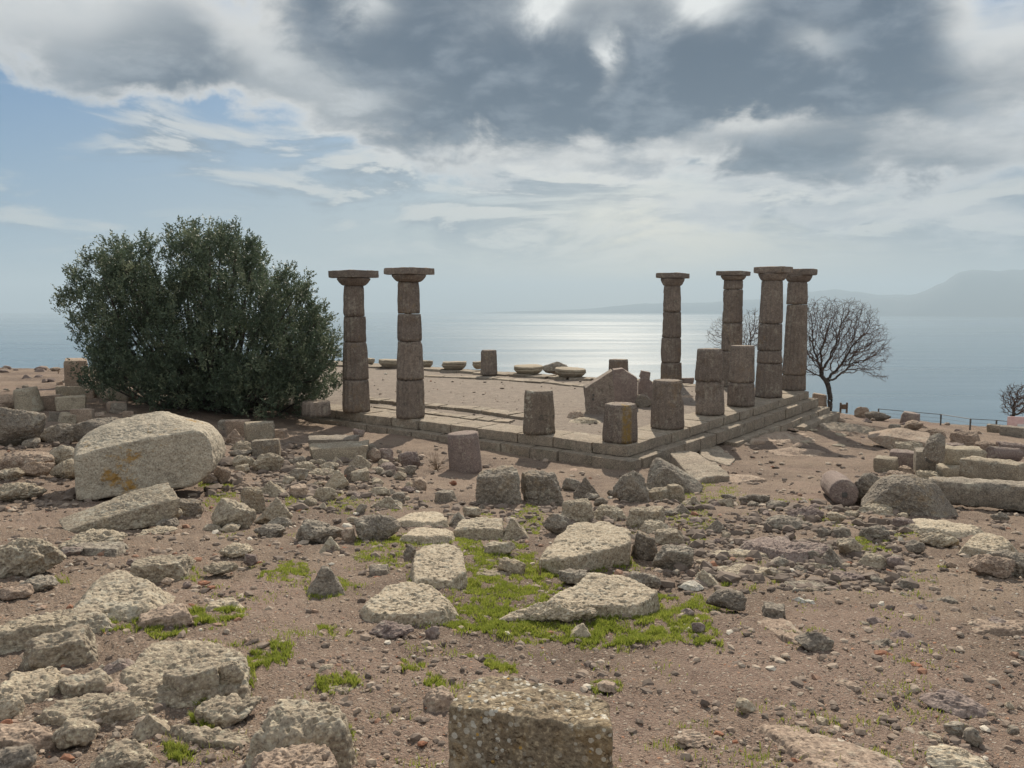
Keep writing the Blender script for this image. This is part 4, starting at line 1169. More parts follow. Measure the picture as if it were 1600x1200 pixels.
# right: fallen blocks
for row in [
    (1335, 735, 1396, 790, 'b', 'd', 'grey domed boulder leaning on the large dome right of the fallen drum'),
    (1333, 784, 1402, 807, 's', 'g', 'long low slab at the foot of the grey domes'),
    (1402, 800, 1418, 812, 'b', 'g', 'small stone between the long low slab and the sunlit slab'),
    (1368, 713, 1400, 737, 'e', 'g', 'upright squared block at the left end of the fallen blocks'),
    (1390, 703, 1432, 731, 'e', 'p', 'rounded purple grey block behind the upright squared block'),
    (1402, 687, 1448, 706, 's', 'g', 'yellowish slanting slab behind the holed block'),
    (1400, 727, 1430, 739, 's', 'n', 'small flat pinkish slab in front of the rounded purple grey block'),
    (1429, 733, 1474, 750, 's', 'g', 'tilted thin slab in front of the holed block'),
    (1386, 735, 1436, 748, 's', 'n', 'thin plate lying behind the large dome'),
    (1388, 662, 1408, 677, 'k', 'd', 'small dark stone perched on the shallow basin'),
    (1486, 672, 1532, 700, 'k', 'n', 'reddish broken block behind the long lichened blocks'),
    (1476, 690, 1508, 704, 'k', 'p', 'low purple stone next to the upright rounded stone'),
    (1502, 696, 1536, 712, 'w', 'p', 'dark purple broken stone above the long lichened blocks'),
    (1414, 655, 1442, 672, 'b', 'n', 'low brown stone heap at the foot of the dark drum on the rim'),
    (1440, 668, 1478, 682, 's', 'n', 'flat brown stone between the basin and the fence'),
    (1543, 663, 1564, 675, 'e', 'd', 'squared block at the foot of the fence post'),
    (1566, 665, 1597, 682, 'e', 'd', 'squared block under the pale pink board at the right edge'),
    (1280, 617, 1291, 636, 'k', 'd', 'dark stone leaning on the right of the bare tree trunk'),
    (1269, 615, 1290, 634, 'e', 'n', 'brown block half behind the bare tree trunk on the left'),
    (1335, 634, 1357, 652, 'b', 'n', 'rounded stone on the rim, left of the row of rim stones'),
    (1352, 641, 1390, 657, 'b', 'd', 'row end stone on the rim left of the dark drum'),
    (1306, 652, 1322, 660, 'b', 'n', 'pale low stone in front of the small wooden stand'),
    (1453, 788, 1472, 800, 'b', 'l', 'tiny bright stone in the gap under the long beam'),
    (1550, 798, 1576, 814, 'b', 'd', 'rounded stone in the dark shade under the long beam'),
    (1541, 856, 1612, 900, 'b', 'd', 'dark greenish block at the right edge below the sunlit slabs'),
    (1518, 862, 1580, 905, 'o', 'n', 'row of broken brown rock along the lower side of the sunlit slabs'),
    (1196, 803, 1252, 830, 'b', 'd', 'dark broken rock at the top of the flat outcrop in the stony band'),
    (1229, 788, 1286, 810, 'o', 'p', 'low purple rock ridge in the middle of the stony band'),
    (1234, 810, 1270, 828, 'b', 'd', 'dark stone right of the dark broken rock in the stony band'),
    (1276, 822, 1301, 842, 'b', 'd', 'left one of two dark rounded stones on the stony ground'),
    (1302, 821, 1328, 844, 'b', 'd', 'right one of two dark rounded stones on the stony ground'),
    (1292, 798, 1321, 817, 'b', 'g', 'rounded stone by a small green patch, below the fallen drum'),
    (1306, 837, 1346, 866, 'b', 'g', 'smooth rounded grey stone with grass on its right'),
    (1276, 852, 1325, 884, 'w', 'd', 'dark peaked rock in front of the smooth rounded grey stone'),
    (1342, 862, 1389, 883, 's', 'g', 'flat squared stone lying right below the smooth rounded grey stone'),
    (1262, 858, 1282, 878, 'b', 'd', 'small stone left of the dark peaked rock'),
    (1342, 818, 1388, 848, 'o', 'd', 'broken dark rock right of the two dark rounded stones'),
    (1413, 842, 1443, 864, 'b', 'd', 'lone rounded dark stone on earth left of the second sunlit slab'),
    (1396, 806, 1432, 828, 'b', 'p', 'purple stone in front of the long low slab'),
    (1438, 828, 1496, 853, 'o', 'g', 'pale broken rock below the first sunlit slab'),
    (1384, 868, 1412, 886, 'b', 'p', 'pinkish stone right of the flat squared stone'),
    (1256, 876, 1296, 892, 'b', 'g', 'grey flat stone below the dark peaked rock'),
    (1203, 868, 1234, 888, 'b', 'd', 'dark stone above an orange brick chip'),
    (1190, 885, 1224, 903, 'b', 'd', 'dark stone with an orange brick chip at its right'),
    (1084, 886, 1128, 913, 'w', 'g', 'slanting grey rock right of the pale triangular slab'),
    (1105, 917, 1166, 953, 'o', 'd', 'dark ragged rock at the right end of the grass'),
    (1060, 906, 1100, 920, 's', 'w', 'whitish flat stone in the grass right of the triangular slab'),
    (1190, 943, 1226, 964, 'k', 'd', 'dark oblong stone on the gravel right of the grass'),
    (1062, 949, 1085, 964, 'b', 'p', 'purple stone at the lower right edge of the grass'),
    (1080, 971, 1102, 989, 'b', 'p', 'small dull stone below the purple stone by the grass'),
    (1240, 984, 1300, 1020, 'b', 'd', 'dark rounded lichened stone alone on the gravel'),
    (1390, 981, 1434, 1001, 'w', 'p', 'dark low peaked stone on the gravel, right one of a pair'),
    (1358, 991, 1402, 1015, 'w', 'd', 'slanting stone on the gravel, left one of a pair'),
    (1440, 1077, 1541, 1112, 's', 'p', 'dark purple slab lying low on the gravel at the lower right'),
    (1150, 1091, 1181, 1113, 'b', 'l', 'pale rounded pebble like stone above the flush slab'),
    (1504, 1135, 1533, 1163, 'b', 'd', 'dark upright stone at the lower right below the dark purple slab'),
    (1476, 1126, 1506, 1147, 'b', 'd', 'dark stone left of the dark upright stone'),
    (1434, 1142, 1474, 1155, 's', 'l', 'pale flat stone left of the dark stones at the lower right'),
    (1450, 1170, 1545, 1212, 'o', 'l', 'pale greenish ledge of rock at the lower right corner'),
    (1052, 1142, 1113, 1166, 'o', 'n', 'brown low ledge right of the front block'),
    (1580, 1012, 1604, 1028, 'b', 'd', 'dark stone at the right edge above the dark purple slab'),
    (1540, 963, 1580, 983, 's', 'p', 'low purple stone on the gravel near the right edge'),
    (1354, 963, 1380, 981, 'b', 'p', 'small purple stone on the gravel above the pair of low stones'),
    (1340, 969, 1366, 981, 's', 'd', 'thin dark stone left of the small purple stone'),
    (1302, 1061, 1344, 1075, 's', 'n', 'thin flake of stone lying on gravel below the dark rounded stone'),
    (1399, 903, 1426, 926, 'b', 'd', 'greenish dark stone on the gravel below the flat squared stone'),
    (1392, 922, 1428, 940, 'w', 'g', 'small pale peaked stone below the greenish dark stone'),
    (1406, 940, 1459, 961, 's', 'p', 'flat dark rock on gravel, right below the small pale peaked stone'),
    (1462, 929, 1500, 947, 's', 'd', 'flat dark rock on gravel right of the other flat dark rock'),
    (1360, 900, 1384, 918, 'b', 'd', 'round dark stone left of the greenish dark stone'),
    (1055, 857, 1084, 876, 'b', 'd', 'dark stone on the right of the rounded dark rock'),
    # lower left
    (-22, 828, 98, 902, 'b', 'g', 'big pale rounded boulder cut by the left edge below the huge boulder'),
    (97, 823, 196, 860, 'o', 'g', 'cracked low outcrop in front of the leaning slab'),
    (207, 865, 302, 905, 'k', 'g', 'flat topped squared rock with grass at its right end'),
    (38, 977, 147, 1041, 'k', 'g', 'big squarish rock throwing a shadow at the lower left'),
    (156, 1024, 211, 1053, 'w', 'p', 'small purple grey rock right of the big squarish rock'),
    (100, 1046, 183, 1088, 'k', 'g', 'oblong speckled rock below the small purple grey rock'),
    (220, 944, 302, 984, 'k', 'n', 'brown squared rock lying in grass at the left'),
    (314, 935, 382, 960, 's', 'l', 'pale flat stone in grass right of the brown squared rock'),
    (262, 1036, 340, 1098, 'k', 'g', 'upright chunk of rock at the end of the striped outcrop'),
    (334, 1029, 382, 1088, 'o', 'g', 'rough rock right of the upright chunk'),
    (84, 1118, 155, 1166, 'b', 'g', 'rounded low rock below the oblong speckled rock'),
    (208, 1110, 266, 1147, 'w', 'g', 'small pointed rock on the left below the striped outcrop'),
    (306, 1080, 412, 1135, 'o', 'g', 'low rough rock joining the striped outcrop and the big square ledge'),
    (146, 1152, 242, 1214, 'o', 'g', 'banded ledge at the bottom edge left of the grass tufts'),
    (-24, 1164, 54, 1220, 'b', 'd', 'dark rock in the bottom left corner'),
    (-8, 912, 50, 939, 'b', 'n', 'brown stone at the left edge above the long outcrop'),
    (34, 897, 88, 925, 'o', 'd', 'small dark outcrop between the pale rounded boulder and the long outcrop'),
    (-12, 1084, 36, 1124, 'o', 'l', 'tan ledge at the left edge above the orange stone'),
    (-6, 1123, 19, 1147, 'b', 't', 'orange stone at the left edge'),
    (341, 846, 396, 872, 'o', 'l', 'thin ridge of bedrock left of the small purple stone'),
    (318, 874, 372, 898, 'o', 'g', 'thin bedrock ridge right of the flat topped squared rock'),
    (198, 872, 214, 884, 'b', 'p', 'small purple pebble left of the flat topped squared rock'),
    (94, 852, 128, 870, 'b', 'p', 'low purple stone at the foot of the cracked low outcrop'),
    (252, 902, 272, 914, 'b', 'n', 'small stone in front of the flat topped squared rock'),
    (213, 823, 276, 836, 'o', 'l', 'thin pale bedrock streak below the leaning slab'),
]:
    R(*row)
R(1346, 739, 1484, 806, 'b', 'd', 'large grey dome shaped boulder beside the long beam', seed=61, dr=.5, poly=[(1346, 790), (1376, 802), (1440, 806), (1484, 800), (1468, 778), (1444, 748), (1412, 739), (1384, 745), (1362, 765)], rough=.6)
R(1360, 668, 1450, 702, 's', 'n', 'shallow broken basin with an undercut left side at the fallen blocks', seed=70, dr=.8, h=.5, poly=[(1368, 679), (1402, 699), (1440, 697), (1450, 676), (1400, 670)], rough=.5, name='stone_basin', cat='stone basin')
GSL = gslab
GSL([(655, 848), (698, 843), (721, 858), (729, 893), (702, 906), (646, 906), (643, 880)], .17, 'l', 'long pale rock with a rounded end pointing down into the grass', 52)
GSL([(568, 942), (600, 916), (640, 906), (680, 914), (705, 940), (690, 954), (640, 960), (585, 958)], .13, 'l', 'pale rounded slab left of the grass, in front of the long pale rock', 53)
GSL([(838, 862), (862, 840), (895, 816), (950, 812), (987, 826), (986, 846), (940, 860), (880, 874)], .24, 'l', 'big pale pitted slab with a dark overhanging front, top of the grass', 54, slope=-.05)
GSL([(853, 938), (925, 892), (965, 886), (1029, 924), (1002, 943), (960, 948), (905, 944)], .13, 'l', 'pale flat triangular slab right of the grass', 55, slope=.1)
GSL([(615, 812), (640, 790), (690, 789), (700, 811), (660, 818)], .09, 'l', 'pale smooth slab, the rear one of two large slabs left of the middle', 56, lv=5)
GSL([(626, 840), (650, 817), (706, 815), (708, 834), (670, 843)], .11, 'l', 'pale smooth slab, the front one of two large slabs left of the middle', 57, lv=5)
GSL([(708, 824), (722, 809), (785, 809), (786, 826)], .20, 'g', 'long flat block at the top edge of the green grass', 58, slope=.05, lv=5)
GSL([(1046, 706), (1086, 700), (1143, 741), (1084, 748)], .17, 's', 'thick flat paving slab with a straight front edge by the platform corner', 59, slope=0.0)
GSL([(1090, 690), (1122, 686), (1150, 712), (1140, 726), (1100, 712)], .06, 's', 'thin cracked paving slab against the right step near the corner', 60, slope=0.1, lv=5)
GSL([(1404, 806), (1430, 796), (1480, 799), (1533, 822), (1500, 832), (1440, 820)], .10, 'l', 'bright sunlit smooth slab, the left one below the long beam', 62)
GSL([(1505, 851), (1525, 831), (1560, 829), (1583, 850), (1550, 861)], .12, 'l', 'bright sunlit slab, the right one near the right edge', 63)
GSL([(188, 1048), (238, 985), (330, 975), (386, 1002), (386, 1058), (330, 1068), (230, 1080)], .10, 'g', 'large striped slanting outcrop at the lower left', 64, strata=True, name='rock_outcrop', cat='rock outcrop')
GSL([(396, 1134), (440, 1090), (522, 1090), (542, 1110), (536, 1134), (470, 1142)], .26, 'g', 'big squarish pale ledge of rock left of the front block', 65, name='rock_outcrop', cat='rock outcrop')
GSL([(398, 1178), (440, 1153), (505, 1155), (529, 1190), (520, 1235), (405, 1235)], .17, 'n', 'pale cracked rock at the bottom edge in front of the squarish ledge', 66, strata=True, name='rock_outcrop', cat='rock outcrop')
GSL([(700, 1102), (738, 1053), (800, 1055), (953, 1094), (957, 1140)], .44, 'f', 'big lichen covered squared block at the bottom centre of the photo', 67, slope=.03, p=40, rough=.7, name='stone_block', cat='stone block')
GSL([(1188, 1096), (1240, 1097), (1405, 1168), (1440, 1225), (1320, 1235), (1218, 1128)], .025, 'n', 'broad flat slab lying flush with the gravel at the lower right', 68, slope=.3, rough=.55)
GSL([(1166, 832), (1195, 822), (1290, 838), (1296, 858), (1232, 868), (1182, 848)], .11, 'p', 'flat outcrop with a straight broken edge in the stony band', 69, strata=True, name='rock_outcrop', cat='rock outcrop')
GSL([(1088, 858), (1125, 850), (1195, 856), (1195, 868), (1110, 868)], .05, 'g', 'low pale bedrock sheet right of the dark rounded rock', 160, strata=True, name='rock_outcrop', cat='rock outcrop', lv=5)
GSL([(1150, 672), (1200, 660), (1262, 668), (1270, 684), (1200, 690)], .07, 'n', 'cracked bedrock sheet in the shade of the tall right columns', 161, strata=True, name='rock_outcrop', cat='rock outcrop', lv=5)
GSL([(1195, 700), (1240, 694), (1290, 700), (1280, 712), (1220, 712)], .05, 'n', 'low bedrock sheet in front of the shaded one right of the platform', 162, strata=True, name='rock_outcrop', cat='rock outcrop', lv=5)
GSL([(1262, 655), (1310, 650), (1368, 662), (1362, 670), (1290, 668)], .10, 's', 'long flat ledge of stone between the bare tree and the shallow basin', 163, strata=True, name='rock_outcrop', cat='rock outcrop', lv=5)
GSL([(150, 902), (190, 888), (240, 910), (233, 938), (165, 952), (108, 958)], .13, 'g', 'rounded pale upper end of the long low ledge on the left', 170, name='rock_outcrop', cat='rock outcrop', slope=.3)
GSL([(-20, 984), (60, 946), (150, 924), (165, 948), (90, 974), (-10, 998)], .11, 'g', 'long low tail of the ledge running to the left edge', 171, strata=True, name='rock_outcrop', cat='rock outcrop', slope=.3)
GSL([(160, 1068), (240, 1020), (300, 1010), (320, 1030), (240, 1072), (180, 1092)], .05, 'n', 'yellowish stripe of bedrock along the lower side of the striped outcrop', 173, strata=True, name='rock_outcrop', cat='rock outcrop', lv=5)
GSL([(0, 1062), (70, 1040), (120, 1046), (60, 1080), (-10, 1090)], .04, 'g', 'thin bedrock ledge at the left edge above the tan ledge', 174, strata=True, name='rock_outcrop', cat='rock outcrop', lv=5)
GSL([(60, 1112), (130, 1076), (215, 1060), (272, 1066), (205, 1104), (90, 1124)], .05, 'g', 'flat bedrock ledge below the oblong speckled rock', 172, strata=True, name='rock_outcrop', cat='rock outcrop')
for poly, h, mt, lab, sd in [
    ([(1115, 880), (1160, 872), (1205, 880), (1195, 896), (1140, 898)], .05, 'g', 'flat cracked sheet of rock behind the dark ragged rock at the end of the grass', 180),
    ([(1225, 905), (1262, 898), (1300, 908), (1290, 922), (1240, 922)], .04, 'd', 'low dark sheet of rock above the white splinter', 181),
    ([(1300, 885), (1345, 890), (1352, 902), (1310, 905)], .05, 'p', 'low purple sheet of rock in front of the dark peaked rock', 182),
    ([(1500, 965), (1560, 955), (1610, 965), (1600, 985), (1530, 985)], .04, 'n', 'worn flat rock in the gravel at the right edge', 183),
    ([(1120, 735), (1180, 728), (1200, 742), (1150, 752)], .03, 'n', 'flat rock showing through the earth right of the thick paving slab', 184),
    ([(1180, 945), (1215, 925), (1260, 975), (1290, 1010), (1270, 1015), (1225, 985)], .015, 'n', 'narrow worn strip of bedrock above the dark rounded lichened stone', 185),
    ([(20, 1045), (80, 1035), (110, 1050), (60, 1068), (10, 1065)], .04, 'l', 'pale worn rock patch left of the oblong speckled rock', 186),
    ([(0, 1125), (60, 1118), (84, 1140), (40, 1160), (-10, 1158)], .05, 'n', 'low brown rock right of the orange stone', 187),
    ([(270, 1125), (330, 1128), (395, 1140), (380, 1160), (300, 1155)], .04, 'g', 'low rock patch among the grass tufts left of the squarish ledge', 188),
    ([(100, 835), (150, 826), (200, 842), (180, 860), (120, 858)], .07, 'd', 'second cracked rock sheet in front of the leaning slab', 189),
    ([(505, 1068), (560, 1062), (575, 1072), (530, 1082)], .02, 'g', 'small worn flat rock among the lower left grass tufts', 190),
    ([(735, 885), (780, 878), (800, 890), (770, 900), (740, 898)], .03, 'g', 'small flat rock in the grass left of the ragged ridge', 191),
    ([(980, 745), (1005, 738), (1030, 760), (1000, 768)], .10, 'd', 'flat dark stone between the knobbly boulder and the big grey boulder', 192)]:
    GSL(poly, h, mt, lab, sd, strata=sd % 2 == 0, name='rock_outcrop', cat='rock outcrop', lv=5)
for row in [(1478, 705, 1512, 728, 'k', 'd', 'dark block filling the gap behind the left long lichened block'),
            (1398, 690, 1424, 708, 'k', 'g', 'grey block behind the rounded purple grey block'),
            (1462, 722, 1500, 748, 'k', 'd', 'dark shaded block under the left long lichened block'),
            (1536, 734, 1600, 764, 'e', 'd', 'dark block behind the right end of the long beam'),
            (1520, 688, 1556, 706, 'k', 'n', 'brown block between the gutter shaped piece and the reddish broken block'),
            (1440, 700, 1462, 716, 'b', 'g', 'grey stone leaning behind the block with a hole'),
            (1560, 690, 1606, 712, 'k', 'p', 'purple block at the right edge behind the gutter shaped piece'),
            (1400, 748, 1440, 764, 'k', 'g', 'grey block peeping out behind the large dome'),
            (1576, 772, 1612, 800, 'k', 'd', 'dark block under the right end of the long beam'),
            (10, 668, 60, 690, 'k', 'n', 'brown block behind the small dark stone at the left'),
            (128, 606, 152, 622, 'k', 'n', 'brown stone right of the block with yellow lichen'),
            (146, 652, 176, 668, 'k', 'g', 'grey stone above the long dark grey boulder'),
            (198, 650, 228, 664, 'k', 'g', 'grey stone right of the small brown block below the olive tree'),
            (428, 668, 452, 686, 'k', 'n', 'small brown block right of the upright lichened cube'),
            (340, 655, 358, 672, 'k', 'd', 'dark stone behind the left end of the little stack'),
            (440, 742, 462, 760, 'b', 'g', 'grey stone left of the heap foot'),
            (424, 752, 446, 768, 'b', 'd', 'dark stone between the pointed rock and the heap')]:
    R(*row)
hb = R(1430, 700, 1470, 740, 'e', 'd', 'squared block with a round hole in its upper side', seed=71, dr=.8, yaw=.12)
R(1443, 676, 1474, 722, 'b', 'd', 'upright rounded stone standing on the squared block with a hole', seed=72, dr=.6, z0=hb.location.z + .5 * hb.dimensions.z - .04, sink=.02, poly=[(1446, 714), (1456, 721), (1473, 722), (1474, 684), (1464, 676), (1450, 684), (1444, 700)], rough=.5)
q = at_y(1452, 716, hb.location.y - .42)
V, Q = drum_mesh(.10, .10, .2, 3, 8, .2); obj('hole_shade_plug', V, Q, M_METAL_SHADE, hb, loc=to_local(hb, q), rot=(radians(90), 0, 0))  # dark solid plug painting the shade of the round hole


def beam(pa, pb, ha, hb_, th, mat, label, seed, prof='box', z_off=0.0, name='stone_beam', cat='stone beam', base_a=None, base_b=None, group=None):
    """a long block from the ground under photo point pa to pb"""
    A, B = hit(*(base_a or pa)), hit(*(base_b or pb)); L = np.linalg.norm(B - A); e = (B - A) / L
    hgt = (ha + hb_) / 2
    if prof == 'box': V, Q = block_mesh((L, th, hgt), seed, .07, .13, .030, .05)
    else:
        V, Q = drum_mesh(hgt / 2, hgt / 2 * .95, L, seed, 16, .8, .012); V = V - np.array([0, 0, L / 2]); V = V[:, [2, 1, 0]] * np.array([1, 1, -1])
    o = obj(name, V, Q, mat, loc=(*((A + B) / 2)[:2], (A[2] + B[2]) / 2 + hgt / 2 + z_off), rot=(0, -math.asin(e[2]), atan2(e[1], e[0])))
    m_ = (A + B) / 2
    for f in np.linspace(0, 1, 5): ROCKS.append((*(A + (B - A) * f)[:2], th * .6, th * .5, th * .5, 0))
    return tag(o, label, cat, group)


beam((1452, 788), (1650, 806),   .44, .44, .5, M_DARK, 'long horizontal stone beam with a sunlit top edge lying at the right edge', 81, z_off=.06)
beam((1466, 747), (1545, 752), .36, .36, .55, M_GREY, 'base block under the long lichened blocks', 82, z_off=-.05)
GL = 'long lichened blocks end to end on the right'
beam((1470, 745), (1535, 749), .44, .44, .5, M_GREY, 'left one of the two long lichened blocks laid end to end', 83, z_off=.30)
beam((1506, 760), (1596, 772), .46, .44, .5, M_GREY, 'right one of the two long lichened blocks laid end to end', 84, z_off=.20)
beam((1546, 720), (1590, 722), .42, .42, .5, M_PURP, 'dark gutter shaped piece of stone behind the long lichened blocks', 85, prof='round', z_off=0.0)
dr_ = beam((1291, 772), (1326, 787), .50, .50, .5, M_PURP, 'fallen column drum lying on its side, square hole in its end', 86, prof='round', z_off=-.03, name='fallen_drum', cat='fallen drum', base_a=(1301, 771), base_b=(1319, 790))
V, Q = block_mesh((.06, .09, .09), 4, .04, .01, .003, 0); obj('hole_shade_plug', V, Q, M_METAL_SHADE, dr_, loc=(.5 * np.ptp([v.co.x for v in dr_.data.vertices]) - .01, 0, -.03))  # dark block in place of the shaded hollow in the drum end
beam((133, 617), (207, 628), .42, .42, .45, M_LIGHT, 'low line of pale worn blocks left of the olive tree', 87, name='low_wall', cat='low wall', z_off=-.02)
rw = R(105, 553, 137, 598, 'e', 'n', 'ruined wall stump half hidden by the left side of the olive tree', seed=88, dr=.8, name='ruined_wall', cat='ruined wall', base=605)

# ------------------------------------------------------------------ loose stones, counted one by one; zones in the photograph
def clear_of(x, y, pad=0.0):
    R_ = np.array(ROCKS); d = np.hypot(R_[:, 0] - x, R_[:, 1] - y)
    return not np.any(d < R_[:, 2] * .75 + pad)


POOL = {}
for mk in 'gdpnlt':
    POOL[mk] = []
    for k in range(5):
        V, Fc = rock_mesh('bkwbs'[k], 900 + k * 7 + ord(mk), (1, .85, [.6, .62, .6, .5, .3][k]), 3)
        POOL[mk].append(mesh_of('stone', V, Fc, MATS[mk]))
ZONES = [  # l,t,r,b, count, size px lo..hi, stones, label, group
    ((452, 718, 640, 792), 62, 8, 20, 'ggdpn', 'loose fist to head sized stone filling the heap before the left columns', 'filling stones of the heap'),
    ((690, 790, 1060, 830), 14, 7, 16, 'gdd', 'small loose stone between the large slabs behind the grass', 'small stones between the large slabs'),
    ((1080, 785, 1400, 850), 46, 7, 19, 'ddpg', 'small loose stone of the stony band below the fallen drum', 'small stones of the stony band'),
    ((1050, 850, 1330, 905), 34, 7, 18, 'ddpgn', 'small loose stone on the rough ground right of the pale triangular slab', 'small stones right of the triangular slab'),
    ((1330, 870, 1600, 975), 20, 7, 16, 'pdn', 'small loose stone on the gravel below the two sunlit slabs', 'small stones below the sunlit slabs'),
    ((1180, 960, 1600, 1190), 20, 7, 17, 'pdnl', 'small loose stone on the open gravel at the lower right', 'small stones on the lower right gravel'),
    ((0, 575, 125, 612), 18, 6, 14, 'ndp', 'small stone on the skyline slope left of the ruined wall stump', 'stones on the left skyline'),
    ((130, 640, 215, 668), 8, 7, 13, 'ng', 'small broken stone near the pale cube below the olive tree', 'stones near the pale cube'),
    ((340, 700, 470, 770), 14, 7, 16, 'gdn', 'small loose stone between the little stack and the heap', 'stones between stack and heap'),
    ((0, 890, 330, 1000), 12, 6, 14, 'pn', 'small loose stone around the long outcrop on the left', 'stones around the long left outcrop'),
    ((0, 1040, 320, 1190), 18, 7, 17, 'pnl', 'small loose stone around the striped outcrop at the lower left', 'stones around the striped outcrop'),
    ((1300, 655, 1540, 690), 14, 6, 14, 'np', 'small flat stone on the rim ground between bare tree and fence', 'stones on the right rim'),
    ((1140, 655, 1330, 700), 16, 8, 22, 'ng', 'thin stone flake on the paved ground right of the platform step', 'flakes right of the platform'),
]
gz = np.random.default_rng(99)
for (l, t, r, b), n, lo, hi, mk, lab, grp in ZONES:
    k = 0; tries = 0
    while k < n and tries < n * 12:
        tries += 1
        px, py = gz.uniform(l, r), gz.uniform(t, b); p = hit(px, py)
        if not clear_of(p[0], p[1], .0): continue
        s = lo + (hi - lo) * gz.random() ** 1.6; s = s * 1.25 * p[1] / F
        me = POOL[gz.choice(list(mk))][gz.integers(5)]
        o = bpy.data.objects.new('stone', me); COL.objects.link(o)
        o.location = (p[0], p[1], float(land(p[0], p[1])[0]) + s * .12); sc = gz.uniform(.8, 1.2, 3) * s
        if 'flake' in lab: sc[2] *= .4
        o.scale = sc; o.rotation_euler = (*gz.normal(0, .18, 2), gz.uniform(0, 6.28))
        tag(o, lab, 'stone', grp); k += 1
for px, py, s, lab in [(535, 859, 15, 'orange brick chip at the tip of the small grey pointed stone'), (320, 914, 20, 'orange brown brick piece on earth below the flat topped squared rock'),
                       (331, 920, 14, 'smaller brick piece touching the orange brown one'), (405, 880, 11, 'brick chip beside the small purple stone left of the pyramid rock'),
                       (590, 905, 18, 'flat orange brick flake in front of the small dark block'), (1203, 883, 12, 'upper orange brick chip in the stony ground right of the triangular slab'),
                       (1226, 893, 13, 'round orange brick chip beside the dark stone in the stony ground'), (1327, 882, 13, 'orange stone at the foot of the dark peaked rock'),
                       (1428, 1016, 15, 'orange brown brick lump on the gravel right of the pair of low stones'), (1380, 1026, 30, 'flat orange tile piece on the gravel at the right'),
                       (661, 1164, 17, 'orange brick chip left of the front block'), (1207, 730, 8, 'tiny red fragment on the bare earth right of the platform'),
                       (1317, 937, 11, 'orange chip on the gravel right of the white splinter'), (1241, 1189, 15, 'orange chip beside the flush slab at the bottom edge'),
                       (1430, 1042, 22, 'brown tile piece below the orange brown brick lump'), (1244, 1066, 10, 'small orange chip on gravel below the dark rounded stone'),
                       (305, 876, 11, 'small brick chip near the thin bedrock ridge'), (298, 948, 14, 'reddish chip in the grass by the pale flat stone'), (380, 1150, 9, 'reddish chip beside the big squarish ledge'),
                       (1148, 1160, 10, 'small orange chip left of the flush slab'), (1332, 985, 10, 'orange chip on gravel right of the dark rounded lone stone')]:
    p = hit(px, py); s = s * 1.1 * p[1] / F
    o = bpy.data.objects.new('brick_fragment', POOL['t'][gz.integers(5)]); COL.objects.link(o); o.location = (p[0], p[1], p[2] + s * .14)
    o.scale = (s, s * .8, s * .6); o.rotation_euler = (0, .1, gz.uniform(0, 6)); tag(o, lab, 'brick fragment', 'scattered brick fragments')
R(1236, 922, 1284, 944, 's', 'w', 'white splintered strip lying on the gravel right of the grass', seed=92, dr=.22, h=.03, yaw=-.5)
R(687, 1014, 714, 1050, 's', 'w', 'bone white strip lying on bare earth above the front block', seed=93, dr=1.5, h=.012, yaw=.4)

# ------------------------------------------------------------------ gravel: thousands of pebbles nobody could count
def pebbles(n, seed, rect, smin, smax, floor=False):
    g = np.random.default_rng(seed); px = g.uniform(rect[0], rect[2], n); py = rect[1] + (rect[3] - rect[1]) * g.random(n)
    d = np.stack([(px - 800) / F, cos(PITCH) + (600 - py) / F * sin(PITCH), -sin(PITCH) + (600 - py) / F * cos(PITCH)], -1)
    t = np.full(n, 2.0)
    for _ in range(40):
        P = np.array([0, 0, CAM_H]) + d * t[:, None]; gap = P[:, 2] - land(P[:, 0], P[:, 1]); t = t + gap * .9 / np.maximum(.15, -d[:, 2] + .0)  * .5
    P = np.array([0, 0, CAM_H]) + d * t[:, None]
    clump = fbm(np.c_[P[:, :2], np.zeros(n)], .8, 3) + g.normal(0, .25, n)
    ok = (clump > -.18) & (P[:, 1] < 40)
    u, v = t_local(P[:, 0], P[:, 1]); tin = (u > U0 - .4) & (u < U1 + .7) & (v > V0 - .8) & (v < V1)
    ok &= ((u > U0 + 1.3) & (u < U1 - 1.3) & (v > V0 + 1.4) & (v < V1)) if floor else ~tin
    P = P[ok]; n = len(P)
    s = (smin + (smax - smin) * g.random(n) ** 3.7) * P[:, 1] ** .6 * .45
    V0_, F0 = ico(0)
    V = V0_[None] * (1 + g.normal(0, .18, (n, 12, 1))) * (g.uniform(.6, 1.2, (n, 1, 3)) * np.array([1, 1, .6]))
    a = g.uniform(0, 6.28, n); c, s_ = np.cos(a)[:, None], np.sin(a)[:, None]
    V = np.stack([V[..., 0] * c - V[..., 1] * s_, V[..., 0] * s_ + V[..., 1] * c, V[..., 2]], -1) * s[:, None, None]
    P[:, 2] = land(P[:, 0], P[:, 1]) + fbm(np.c_[P[:, :2], np.zeros(n)], .55, 4) * .085 + fbm(np.c_[P[:, :2], np.zeros(n)], 3.3, 4, .55) * .035 + s * .2
    if floor: P[:, 2] = -.035 + s * .25
    V = (V + P[:, None, :]).reshape(-1, 3)
    Fc = (F0[None] + (np.arange(n) * 12)[:, None, None]).reshape(-1, 3)
    return V, Fc, np.repeat(g.random(n), 12)


